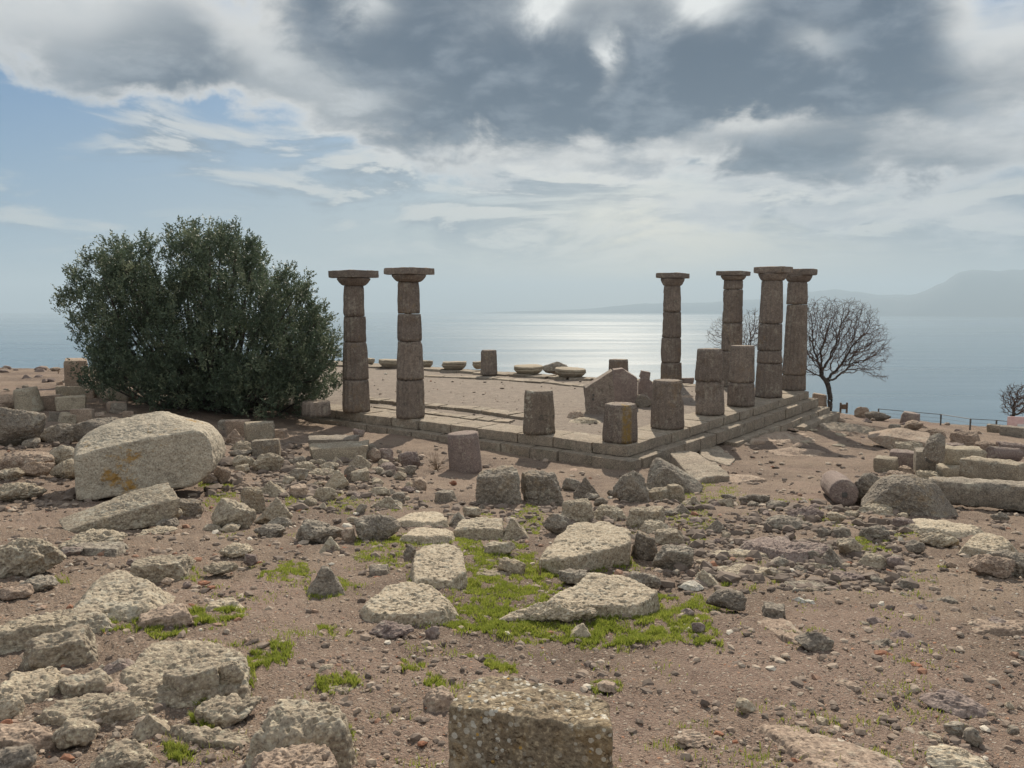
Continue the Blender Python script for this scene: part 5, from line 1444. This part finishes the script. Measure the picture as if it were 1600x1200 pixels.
def peb_mat():
    m, nt, b = new_mat('gravel'); a = nt.nodes.new('ShaderNodeAttribute'); a.attribute_name = 'tone'; t = S(nt, a.outputs['Fac'])
    c = ramp(nt, t, [(0, (.11, .088, .075)), (.3, (.20, .162, .138)), (.62, (.30, .238, .192)), (.86, (.40, .34, .28)), (.955, (.27, .125, .075)), (.972, (.55, .51, .44))])
    c = mix(nt, noise(nt, pos(nt), 60, 4).ss(.4, .7) * .3, c, (.18, .15, .13))
    nt.links.new(c.s, b.inputs['Base Color']); b.inputs['Roughness'].default_value = .9; b.inputs['Specular IOR Level'].default_value = .2
    return m


def tone_attr(o, vals):
    at = o.data.attributes.new('tone', 'FLOAT', 'POINT'); at.data.foreach_set('value', np.asarray(vals, np.float32))


A_ = [(a_[0], a_[1], (.02 + .30 * a_[2]) if k_ in (2, 3, 6, 7, 8) else a_[2]) for k_, a_ in enumerate([pebbles(12000, 1, (-500, 790, 2100, 1230), .005, .034), pebbles(8000, 2, (-300, 690, 1900, 900), .006, .040), pebbles(1100, 4, (1040, 785, 1420, 930), .02, .07), pebbles(500, 5, (440, 715, 660, 800), .02, .07), pebbles(26000, 3, (-400, 860, 2000, 1260), .003, .012), pebbles(1000, 6, (500, 560, 1300, 690), .006, .026, True), pebbles(260, 7, (330, 690, 470, 785), .025, .075), pebbles(260, 8, (690, 785, 1060, 835), .02, .06), pebbles(220, 9, (-20, 690, 140, 800), .02, .06)])]
VV = np.concatenate([a[0] for a in A_]); off = np.cumsum([0] + [len(a[0]) for a in A_[:-1]]); FF = np.concatenate([a[1] + o_ for a, o_ in zip(A_, off)])
o = obj('gravel', VV, FF, peb_mat(), smooth=False); tone_attr(o, np.concatenate([a[2] for a in A_])); tag(o, 'scattered gravel and pebbles on the bare earth', 'gravel', kind='stuff')

# ------------------------------------------------------------------ grass
def in_poly(px, py, poly):
    c = np.zeros(len(px), bool)
    for i in range(len(poly)):
        (x1, y1), (x2, y2) = poly[i], poly[(i + 1) % len(poly)]
        c ^= ((y1 > py) != (y2 > py)) & (px < (x2 - x1) * (py - y1) / (y2 - y1 + 1e-9) + x1)
    return c


GRASS = [([(705, 840), (760, 850), (835, 860), (850, 892), (900, 890), (880, 930), (860, 945), (930, 958), (1000, 958), (1040, 925), (1100, 940), (1125, 1002), (1000, 1010), (900, 1004), (780, 995), (690, 985), (700, 965), (735, 925)], 46000, .045),
         ([(640, 905), (745, 930), (760, 990), (660, 985), (640, 975)], 2500, .04), ([(600, 840), (720, 835), (730, 850), (640, 862)], 1500, .05),
         ([(835, 885), (990, 872), (1000, 890), (860, 905)], 2200, .05), ([(805, 795), (850, 795), (845, 835), (810, 830)], 1300, .05),
         ([(316, 755), (376, 752), (370, 785), (318, 795)], 1600, .05), ([(145, 960), (215, 955), (224, 985), (160, 993)], 2600, .05), ([(300, 955), (382, 955), (385, 978), (300, 982)], 2300, .05),
         ([(232, 980), (290, 978), (290, 1000), (235, 1000)], 900, .05), ([(393, 1022), (425, 1018), (462, 1020), (450, 1046), (400, 1052)], 1800, .045), ([(500, 1066), (540, 1058), (562, 1066), (560, 1082), (505, 1086)], 1300, .045),
         ([(405, 897), (450, 888), (490, 890), (485, 908), (410, 906)], 1400, .04), ([(440, 876), (480, 876), (482, 888), (440, 888)], 500, .04), ([(480, 915), (545, 905), (560, 930), (480, 938)], 1000, .05),
         ([(282, 892), (310, 884), (312, 900), (286, 908)], 700, .06), ([(294, 1085), (322, 1080), (324, 1102), (296, 1102)], 700, .06), ([(305, 1120), (336, 1118), (336, 1142), (306, 1142)], 800, .06), ([(374, 1045), (396, 1042), (396, 1076), (376, 1076)], 800, .06),
         ([(262, 1172), (298, 1170), (298, 1192), (264, 1194)], 700, .06), ([(763, 1034), (808, 1034), (810, 1052), (764, 1052)], 1200, .045), ([(728, 1016), (785, 1022), (770, 1032), (726, 1026)], 500, .035),
         ([(632, 1040), (662, 1040), (660, 1058), (634, 1060)], 450, .04), ([(668, 1070), (694, 1068), (694, 1088), (668, 1086)], 450, .045), ([(502, 985), (524, 985), (524, 996), (502, 996)], 300, .04), ([(534, 987), (550, 987), (550, 996), (534, 996)], 200, .04),
         ([(560, 838), (640, 842), (640, 862), (565, 868)], 1200, .05), ([(560, 865), (575, 866), (620, 878), (640, 868), (645, 895), (565, 890)], 1100, .045), ([(545, 800), (640, 795), (560, 780), (540, 770)], 500, .05), ([(515, 780), (555, 776), (560, 800), (520, 800)], 500, .05),
         ([(452, 780), (480, 782), (478, 800), (452, 796)], 350, .05), ([(1068, 770), (1150, 758), (1180, 780), (1100, 800), (1066, 812), (1060, 800)], 1500, .05), ([(1045, 800), (1110, 800), (1120, 830), (1060, 826)], 800, .045), ([(1342, 846), (1385, 842), (1390, 862), (1345, 870)], 900, .05),
         ([(1285, 812), (1310, 812), (1310, 822), (1285, 822)], 300, .045), ([(1110, 905), (1150, 905), (1150, 918), (1110, 920)], 500, .045), ([(1085, 928), (1160, 945), (1120, 960), (1085, 950)], 600, .045), ([(1082, 1000), (1126, 994), (1128, 1008), (1082, 1008)], 600, .045),
         ([(925, 1066), (970, 1062), (972, 1078), (926, 1080)], 500, .04), ([(535, 1140), (552, 1140), (552, 1190), (536, 1190)], 500, .05), ([(88, 900), (105, 898), (104, 914), (88, 914)], 200, .05), ([(520, 1160), (535, 1160), (540, 1185), (522, 1185)], 300, .05),
         ([(1060, 840), (1110, 838), (1110, 852), (1064, 852)], 300, .035), ([(1380, 820), (1440, 826), (1440, 842), (1384, 846)], 400, .045), ([(1225, 988), (1242, 988), (1242, 998), (1226, 998)], 200, .04)]


def grass():
    g = np.random.default_rng(17); allp, allh = [], []
    for poly, n, h in GRASS:
        x0, y0 = np.min(poly, 0); x1, y1 = np.max(poly, 0); m_ = int(n * 1.15)
        px, py = g.uniform(x0 - 6, x1 + 6, m_ * 3), g.uniform(y0 - 4, y1 + 4, m_ * 3)
        nz = fbm(np.c_[px / 26, py / 13, np.zeros(len(px))], 1, 3, .55, 3.3)
        inn = in_poly(px + nz * 40, py + nz * 22, poly) & (nz + g.normal(0, .10, len(px)) > -.09)
        px, py = px[inn][:m_], py[inn][:m_]
        if not len(px): continue
        step = 7 if len(px) > 3000 else 4
        gx, gy = np.unique(np.round(px / step), return_inverse=False), None
        d = np.stack([(px - 800) / F, cos(PITCH) + (600 - py) / F * sin(PITCH), -sin(PITCH) + (600 - py) / F * cos(PITCH)], -1); t = np.full(len(px), 5.0)
        for _ in range(40):
            P = np.array([0, 0, CAM_H]) + d * t[:, None]; t = t + (P[:, 2] - land(P[:, 0], P[:, 1])) * .45 / np.maximum(.15, -d[:, 2])
        P = np.array([0, 0, CAM_H]) + d * t[:, None]; P[:, 2] = land(P[:, 0], P[:, 1]); Q0 = np.c_[P[:, :2], np.zeros(len(P))]
        P[:, 2] += fbm(Q0, .55, 4) * .085 + fbm(Q0, 3.3, 4, .55) * .035
        allp.append(P); allh.append(h * .66 * (.55 + .75 * np.clip(fbm(Q0, 5.5, 2) + .5, 0, 1)) * g.uniform(.45, 1.25, len(P)))
    m_ = 1500; px, py = g.uniform(250, 1480, m_), 780 + 420 * g.random(m_) ** 1.4
    sel = fbm(np.c_[px / 90, py / 40, np.zeros(m_)], 1, 3, .55, 7.7) > .10; T_ = hits(px[sel][:330], py[sel][:330])
    for t in T_:
        k = int(g.integers(5, 34)); r_ = g.uniform(.02, .075); q = t[None] + np.c_[g.normal(0, r_, (k, 2)), np.zeros(k)]
        Q0 = np.c_[q[:, :2], np.zeros(k)]; q[:, 2] = land(q[:, 0], q[:, 1]) + fbm(Q0, .55, 4) * .085 + fbm(Q0, 3.3, 4, .55) * .035
        allp.append(q); allh.append(g.uniform(.015, .04) * g.uniform(.5, 1.2, k))
    P = np.concatenate(allp); H = np.concatenate(allh); n = len(P)
    a = g.uniform(0, 6.28, n); lean = g.uniform(.1, .9, n) * H; b = g.uniform(0, 6.28, n); w = g.uniform(.0022, .0045, n) * (P[:, 1] / 6) ** .6
    dx, dy = np.cos(a) * w, np.sin(a) * w
    p0 = P + np.stack([dx, dy, -.004 + 0 * a], -1); p1 = P - np.stack([dx, dy, .004 + 0 * a], -1)
    mid = P + np.stack([np.cos(b) * lean * .4, np.sin(b) * lean * .4, H * .62], -1)
    m0, m1 = mid + np.stack([dx, dy, 0 * a], -1) * .7, mid - np.stack([dx, dy, 0 * a], -1) * .7
    tip = P + np.stack([np.cos(b) * lean, np.sin(b) * lean, H], -1)
    V = np.stack([p0, p1, m1, m0, tip], 1).reshape(-1, 3); k = np.arange(n)[:, None] * 5
    Fc = np.concatenate([k + [0, 1, 2], k + [0, 2, 3], k + [3, 2, 4]])
    o = obj('grass', V, Fc, M_GRASS); tone_attr(o, np.repeat(np.clip(g.normal(.45, .2, n), 0, 1), 5)); tag(o, 'short bright green grass growing in patches between the stones', 'grass', kind='stuff')


grass()

# ------------------------------------------------------------------ the olive tree
def tubes(segs, n=5):
    """frustums: (p0, p1, r0, r1)"""
    A = np.array([s[0] for s in segs]); B = np.array([s[1] for s in segs]); r0 = np.array([s[2] for s in segs]); r1 = np.array([s[3] for s in segs])
    d = B - A; d /= np.linalg.norm(d, axis=1)[:, None] + 1e-9
    up = np.where(np.abs(d[:, 2:3]) > .9, np.array([[1., 0, 0]]), np.array([[0, 0, 1.]])); x = np.cross(up, d); x /= np.linalg.norm(x, axis=1)[:, None]; y = np.cross(d, x)
    th = np.arange(n) / n * 2 * pi; c = np.cos(th)[None, :, None]; s = np.sin(th)[None, :, None]
    ring = x[:, None] * c + y[:, None] * s
    V = np.concatenate([A[:, None] + ring * r0[:, None, None], B[:, None] + ring * r1[:, None, None]], 1).reshape(-1, 3)
    k = np.arange(len(segs))[:, None, None] * 2 * n; j = np.arange(n); jn = (j + 1) % n
    Q = (k + np.stack([j, jn, jn + n, j + n], -1)[None]).reshape(-1, 4)
    return V, Q


def colonize(attr, start, trunk, step, infl, kill, g, iters=140, gravity=0.0):
    nodes = [np.array(start)]; par = [-1]
    for q in trunk:
        q = np.array(q); d = q - nodes[-1]; k = max(1, int(np.linalg.norm(d) / step)); a = nodes[-1].copy(); 
        for i in range(k): nodes.append(a + d * (i + 1) / k + g.normal(0, .012, 3)); par.append(len(nodes) - 2)
    attr = np.array(attr)
    for _ in range(iters):
        if not len(attr): break
        N = np.array(nodes); D = np.linalg.norm(attr[:, None] - N[None], axis=2); j = D.argmin(1); dm = D[np.arange(len(attr)), j]
        use = dm < infl; new = {}
        for a_, jj in zip(attr[use], j[use]):
            v = a_ - N[jj]; new.setdefault(int(jj), np.zeros(3)); new[int(jj)] += v / np.linalg.norm(v)
        if not new: break
        for jj, v in new.items():
            v = v / (np.linalg.norm(v) + 1e-9) + g.normal(0, .34, 3); v[2] -= gravity; v /= np.linalg.norm(v); nodes.append(N[jj] + v * step); par.append(jj)
        N = np.array(nodes); D = np.linalg.norm(attr[:, None] - N[None], axis=2).min(1); attr = attr[D > kill]
    return np.array(nodes), par


def radii(nodes, par, tip, e=2.3):
    n = len(nodes); acc = np.zeros(n); kids = [0] * n
    for p in par:
        if p >= 0: kids[p] += 1
    for i in range(n - 1, -1, -1):
        if kids[i] == 0: acc[i] = tip ** e
        if par[i] >= 0: acc[par[i]] += acc[i]
    return acc ** (1 / e)


def olive():
    g = np.random.default_rng(4); base = hit(330, 652); Y = base[1] + 2.2; sc = Y / F
    base = np.array([at_y(330, 640, Y)[0], Y, float(land(at_y(330, 640, Y)[0], Y)[0])])
    C = [(128, 470, 34), (160, 430, 42), (188, 408, 34), (215, 402, 34), (200, 470, 58), (158, 520, 42), (140, 545, 22), (285, 378, 24), (292, 410, 36), (330, 380, 34), (372, 386, 34), (392, 415, 28), (340, 430, 58),
         (250, 470, 46), (300, 480, 62), (385, 470, 55), (430, 448, 36), (462, 462, 32), (455, 500, 48), (492, 502, 26), (508, 495, 16), (500, 545, 32), (490, 590, 36), (450, 560, 58), (380, 550, 70), (300, 560, 70), (225, 545, 66),
         (175, 575, 40), (150, 590, 26), (205, 600, 38), (260, 605, 46), (330, 606, 46), (400, 606, 44), (455, 612, 34), (500, 610, 24), (478, 560, 40), (430, 600, 40), (300, 620, 36), (365, 622, 34), (228, 385, 16), (185, 386, 16), (305, 366, 16), (345, 362, 16), (412, 400, 14)]
    V, Fc, tone = [], [], []; segs = []; n0 = 0
    e = empty('olive_tree', base, 'broad dense dark green olive tree with low spreading crown, left of the columns', 'olive tree')
    for ci, (cx, cy, r) in enumerate(C):
        hw = max(.15, 1 - ((cx - 315) / 235.) ** 2) ** .5
        lay = [0] if r < 24 else ([-1, 1] if r < 40 else [-1, 0, 1])
        for s in lay:
            yy = Y + s * 2.6 * hw * (.75 if r < 40 else 1) * g.uniform(.6, 1.0) + g.normal(0, .2)
            R = r * sc * (1.0 if s <= 0 else .9); c = at_y(cx + g.normal(0, 3), cy + 3, yy); c[2] = max(c[2], base[2] + .4)
            mid = (base + c) / 2 + np.array([0, 0, -.15 * np.linalg.norm(c - base)]) ; mid = mid + g.normal(0, .15, 3)
            k0 = base + np.array([g.normal(0, .2), g.normal(0, .2), .25])
            pts = [k0, k0 * .45 + mid * .55 + g.normal(0, .1, 3), mid, (mid + c) / 2 + g.normal(0, .12, 3), c]
            for q in range(4): segs.append((pts[q], pts[q + 1], .085 * (1 - q * .2), .085 * (1 - (q + 1) * .2)))
            nt_ = int(300 * R * R / .9) + 18
            per = 13; ntf = max(3, int(nt_ * .92 / per)); nt_ = ntf * per
            td0 = g.normal(size=(ntf, 3)); td0 /= np.linalg.norm(td0, axis=1)[:, None]
            lump = 1 + .25 * fbm(td0 + ci * 3.1, 2.2, 3); tc_ = c + td0 * (R * (.30 + .70 * g.random(ntf) ** .42) * lump)[:, None]
            tdir = td0 * .45 + np.array([0, 0, .85]) + g.normal(0, .25, (ntf, 3)); tdir /= np.linalg.norm(tdir, axis=1)[:, None]
            w1 = g.normal(0, .075, (nt_, 3)); along = g.uniform(-.24, .24, (nt_, 1))
            org = np.repeat(tc_, per, 0) + w1 + np.repeat(tdir, per, 0) * along
            td = np.repeat(tdir, per, 0) + w1 * 4.5 + g.normal(0, .14, (nt_, 3)); td /= np.linalg.norm(td, axis=1)[:, None]
            ttone = np.repeat(np.clip(g.normal(.42, .20, ntf), 0, 1), per)
            keep = (org[:, 2] > land(org[:, 0], org[:, 1]) + .12); org, td, ttone = org[keep], td[keep], ttone[keep]; nt_ = len(org)
            L = g.uniform(.15, .30, nt_)
            for i in range(0, nt_, 7): segs.append((org[i] - td[i] * .1, org[i] + td[i] * L[i], .006, .003))
            nl = 11
            f = (np.arange(nl) + .5) / nl; P = org[:, None] + td[:, None] * (f[None, :, None] * L[:, None, None])
            ld = td[:, None] * .7 + g.normal(0, .62, (nt_, nl, 3)); ld /= np.linalg.norm(ld, axis=2)[..., None]
            wd = np.cross(ld, g.normal(size=(nt_, nl, 3))); wd /= np.linalg.norm(wd, axis=2)[..., None] + 1e-9
            ll = g.uniform(.06, .105, (nt_, nl, 1)); lw = ll * g.uniform(.17, .27, (nt_, nl, 1))
            q = np.stack([P, P + ld * ll * .5 + wd * lw, P + ld * ll, P + ld * ll * .5 - wd * lw], 2).reshape(-1, 3)
            m_ = nt_ * nl; V.append(q); Fc.append(np.arange(m_ * 4).reshape(-1, 4) + n0); n0 += m_ * 4
            tone.append(np.repeat(np.clip(np.repeat(ttone, nl) + g.normal(0, .12, m_), 0, 1), 4))
    V = np.concatenate(V) - base; o = obj('crown', V, np.concatenate(Fc), M_LEAF, e); tone_attr(o, np.concatenate(tone))
    big = [s for s in segs if s[2] > .02]; sm = [s for s in segs if s[2] <= .02]
    for k in range(5):
        a = k * 1.257; big.append((base + [.18 * cos(a), .18 * sin(a), -.25], base + [.1 * cos(a), .1 * sin(a), .7], .17, .12))
    V, Q = tubes(big, 6); obj('trunk', V - base, Q, M_BARK, e); V, Q = tubes(sm, 3); obj('twigs', V - base, Q, M_BARK, e)


olive()


# ------------------------------------------------------------------ bare trees
def bare_tree(base, trunk, ells, n_attr, label, seed, step=.085, tip=.0055, infl=.9, kill=.12, e=2.3):
    g = np.random.default_rng(seed); A = []
    for c, r, w in ells:
        m_ = int(n_attr * w); d = g.normal(size=(m_, 3)); d /= np.linalg.norm(d, axis=1)[:, None]
        A.append(np.array(c) + d * (g.random((m_, 1)) ** .38) * np.array(r))
    nodes, par = colonize(np.concatenate(A), base, trunk, step, infl, kill, g)
    # twigs on the ends
    kids = np.bincount([p for p in par if p >= 0], minlength=len(nodes)); nn, pp = [nodes], list(par); cnt = len(nodes); ex = []
    for i in range(len(nodes)):
        if par[i] < 0 or i < 12: continue
        d = nodes[i] - nodes[par[i]]; d /= np.linalg.norm(d) + 1e-9
        for _ in range(2 if kids[i] == 0 else (1 if g.random() < .6 else 0)):
            v = d + g.normal(0, .55, 3) + np.array([0, 0, .25]); v /= np.linalg.norm(v); L = g.uniform(.10, .26); m_ = nodes[i] + v * L * .5 + g.normal(0, .015, 3)
            ex.append((nodes[i], m_, tip * .8, tip * .7)); ex.append((m_, m_ + (v + g.normal(0, .25, 3)) * L * .5, tip * .7, tip * .45))
    r = radii(nodes, par, tip, e); big, sm = [], []
    for i in range(1, len(nodes)):
        p = par[i]; s = (nodes[p], nodes[i], min(r[p], r[i] * 1.35), r[i]); (big if r[i] > tip * 4 else sm).append(s)
    o = empty('bare_tree', base, label, 'bare tree'); b_ = np.array(base)
    V, Q = tubes(big, 8); obj('trunk', V - b_, Q, M_BARK, o); V, Q = tubes(sm + ex, 4); obj('crown', V - b_, Q, M_TWIG, o)
    return o


def tree_at(px, py, y, z=None): 
    p = at_y(px, py, y); return p


Yt = 33.5
P_ = lambda px, py, dy=0: at_y(px, py, Yt + dy)
b0 = P_(1297, 640); b0[2] = float(land(b0[0], b0[1])[0]) - .1
rx = lambda w: w * Yt / F
bare_tree(b0, [P_(1297, 622), P_(1294, 600), P_(1284, 588)], [(P_(1308, 525), (rx(80), 1.7, rx(60)), .55), (P_(1285, 500), (rx(50), 1.3, rx(38)), .2), (P_(1350, 545), (rx(42), 1.2, rx(42)), .25), (P_(1330, 495), (rx(40), 1.1, rx(26)), .12), (P_(1375, 588, .4), (rx(18), .5, rx(6)), .03), (P_(1265, 565), (rx(28), 1.0, rx(25)), .10)],
          2400, 'bare leafless tree with a leaning trunk and round twiggy crown, right of the columns', 5)
Yt = 41.0
b1 = P_(1164, 600); b1[2] = float(land(b1[0], b1[1])[0]) - .1
bare_tree(b1, [P_(1165, 585), P_(1166, 560)], [(P_(1148, 522), (rx(46), 1.3, rx(30)), .6), (P_(1175, 515), (rx(28), 1.1, rx(34)), .4)], 1500, 'smaller bare tree half hidden behind the column with the narrow drum', 8, step=.10, kill=.15, infl=1.2)
Yt = 37.0
b2 = P_(1580, 672); b2[2] = float(land(b2[0], b2[1])[0]) - .1
bare_tree(b2, [P_(1582, 655), P_(1584, 645)], [(P_(1592, 622), (rx(26), .9, rx(24)), .7), (P_(1578, 630), (rx(14), .6, rx(22)), .2), (P_(1612, 628), (rx(24), .8, rx(20)), .3)], 800, 'small bare tree at the right edge behind the pale pink board', 12, step=.09, kill=.14, tip=.009)

# ------------------------------------------------------------------ fence, stand, board, dry plants
fp = [(1372, 655), (1425, 660), (1469.5, 664), (1515.5, 672), (1556, 674), (1592, 678), (1640, 684)]
ftop = [646, 650, 651, 654, 658, 662, 667]
fx = [hit(a, b) for a, b in fp]
E_ = empty('rim_fence', fx[2], 'thin dark metal post and rail fence along the hill rim at the right', 'fence')
fo = np.array(fx[2]); tops = []
for (px, py), t, p in zip(fp, ftop, fx):
    h = at_y(px, t, p[1])[2] - p[2]; h = max(.5, h); tops.append(p + np.array([0, 0, h]))
    V, Q = block_mesh((.055, .055, h + .2), 3, .1, .012, .002, 0); obj('post', V, Q, M_METAL_SHADE, E_, loc=p - fo + np.array([0, 0, h / 2 - .1]))
for f in (.96, .62, .30):
    sg = [(fx[k] * (1 - f) + tops[k] * f - fo, fx[k + 1] * (1 - f) + tops[k + 1] * f - fo, (.015 if f > .9 else .005), (.015 if f > .9 else .005)) for k in range(len(fx) - 1)]
    V, Q = tubes(sg, 6); obj('rail' if f > .9 else 'wire', V, Q, M_METAL_SHADE, E_)

p = hit(1318, 644); dz = p[1] / F
st = empty('wooden_stand', p, 'small wooden stand with two posts and a panel, right of the bare tree', 'wooden stand', rz=.1)
for s in (-1, 1):
    V, Q = block_mesh((.07, .07, 17 * dz), 6, .1, .01, .003, 0); obj('post', V, Q, M_WOOD, st, loc=(s * 5.2 * dz, 0, 17 * dz / 2 - .05))
V, Q = block_mesh((8.6 * dz, .05, 8 * dz), 7, .1, .008, .003, 0); obj('panel', V, Q, M_WOOD, st, loc=(0, .01, 8.5 * dz))
p = hit(1592, 681); dz = p[1] / F
bd = empty('pale_board', p + np.array([.1, .5, 0]), 'pale pink and white board standing at the right edge by the fence', 'board', rz=-.2)
V, Q = block_mesh((24 * dz, .05, 20 * dz), 9, .12, .01, .004, 0); obj('board_panel', V, Q, M_PINK, bd, loc=(2 * dz, 0, 18 * dz))
V, Q = block_mesh((10 * dz, .04, 16 * dz), 10, .12, .01, .004, 0); obj('board_panel', V, Q, M_PALE, bd, loc=(9 * dz, -.06, 8 * dz))
for s in (-1, 1):
    V, Q = block_mesh((.05, .05, 26 * dz), 11, .12, .01, .003, 0); obj('leg', V, Q, M_WOOD, bd, loc=(s * 8 * dz, .06, 12 * dz))


def dry_plant(px, py, hpx, label, seed, n=26, spread=.6):
    g = np.random.default_rng(seed); p = hit(px, py); h = hpx * p[1] / F; sg = []
    for k in range(n):
        d = np.array([*g.normal(0, spread, 2), 1.0]); d /= np.linalg.norm(d); L = h * g.uniform(.5, 1.05); a = np.zeros(3); q = d * L * .5 + g.normal(0, .02, 3)
        sg += [(a, q, .006, .004), (q, q + (d + g.normal(0, .35, 3)) * L * .5, .004, .002), (q, q + (d + g.normal(0, .6, 3)) * L * .4, .003, .0015)]
    V, Q = tubes(sg, 3); tag(obj('dry_plant', V, Q, M_DRY, loc=p), label, 'dry plant')


dry_plant(682, 736, 34, 'thin dry twiggy weed on earth left of the ground drum', 3)
dry_plant(91, 584, 17, 'small dark weed silhouetted on the left skyline', 4, 9, .35)
dry_plant(1060, 838, 24, 'dry stalk with bristly tip standing by the flat pale rock', 6, 8, .12)
dry_plant(845, 902, 22, 'pale dry stalk leaning in the green grass', 9, 4, .8)

# ------------------------------------------------------------------ haze: the sea air that fades the far hills
def haze():
    zb, zt, R_ = -272.0, 960.0, 34000.0
    V = [(x, y, z) for z in (zb, zt) for x, y in ((-R_, -R_), (R_, -R_), (R_, R_), (-R_, R_))]
    Fc = [(3, 2, 1, 0), (4, 5, 6, 7), (0, 1, 5, 4), (1, 2, 6, 5), (2, 3, 7, 6), (3, 0, 4, 7)]
    m = bpy.data.materials.new('haze_air'); m.use_nodes = True; nt = m.node_tree; nt.nodes.clear()
    out = nt.nodes.new('ShaderNodeOutputMaterial'); v = nt.nodes.new('ShaderNodeVolumePrincipled')
    v.inputs['Color'].default_value = (.64, .82, .99, 1); v.inputs['Density'].default_value = 9.0e-5; v.inputs['Anisotropy'].default_value = .05
    nt.links.new(v.outputs[0], out.inputs['Volume'])
    tag(obj('haze', V, Fc, m, smooth=False), 'thin bluish sea haze over the whole view', 'haze', kind='stuff')


haze()
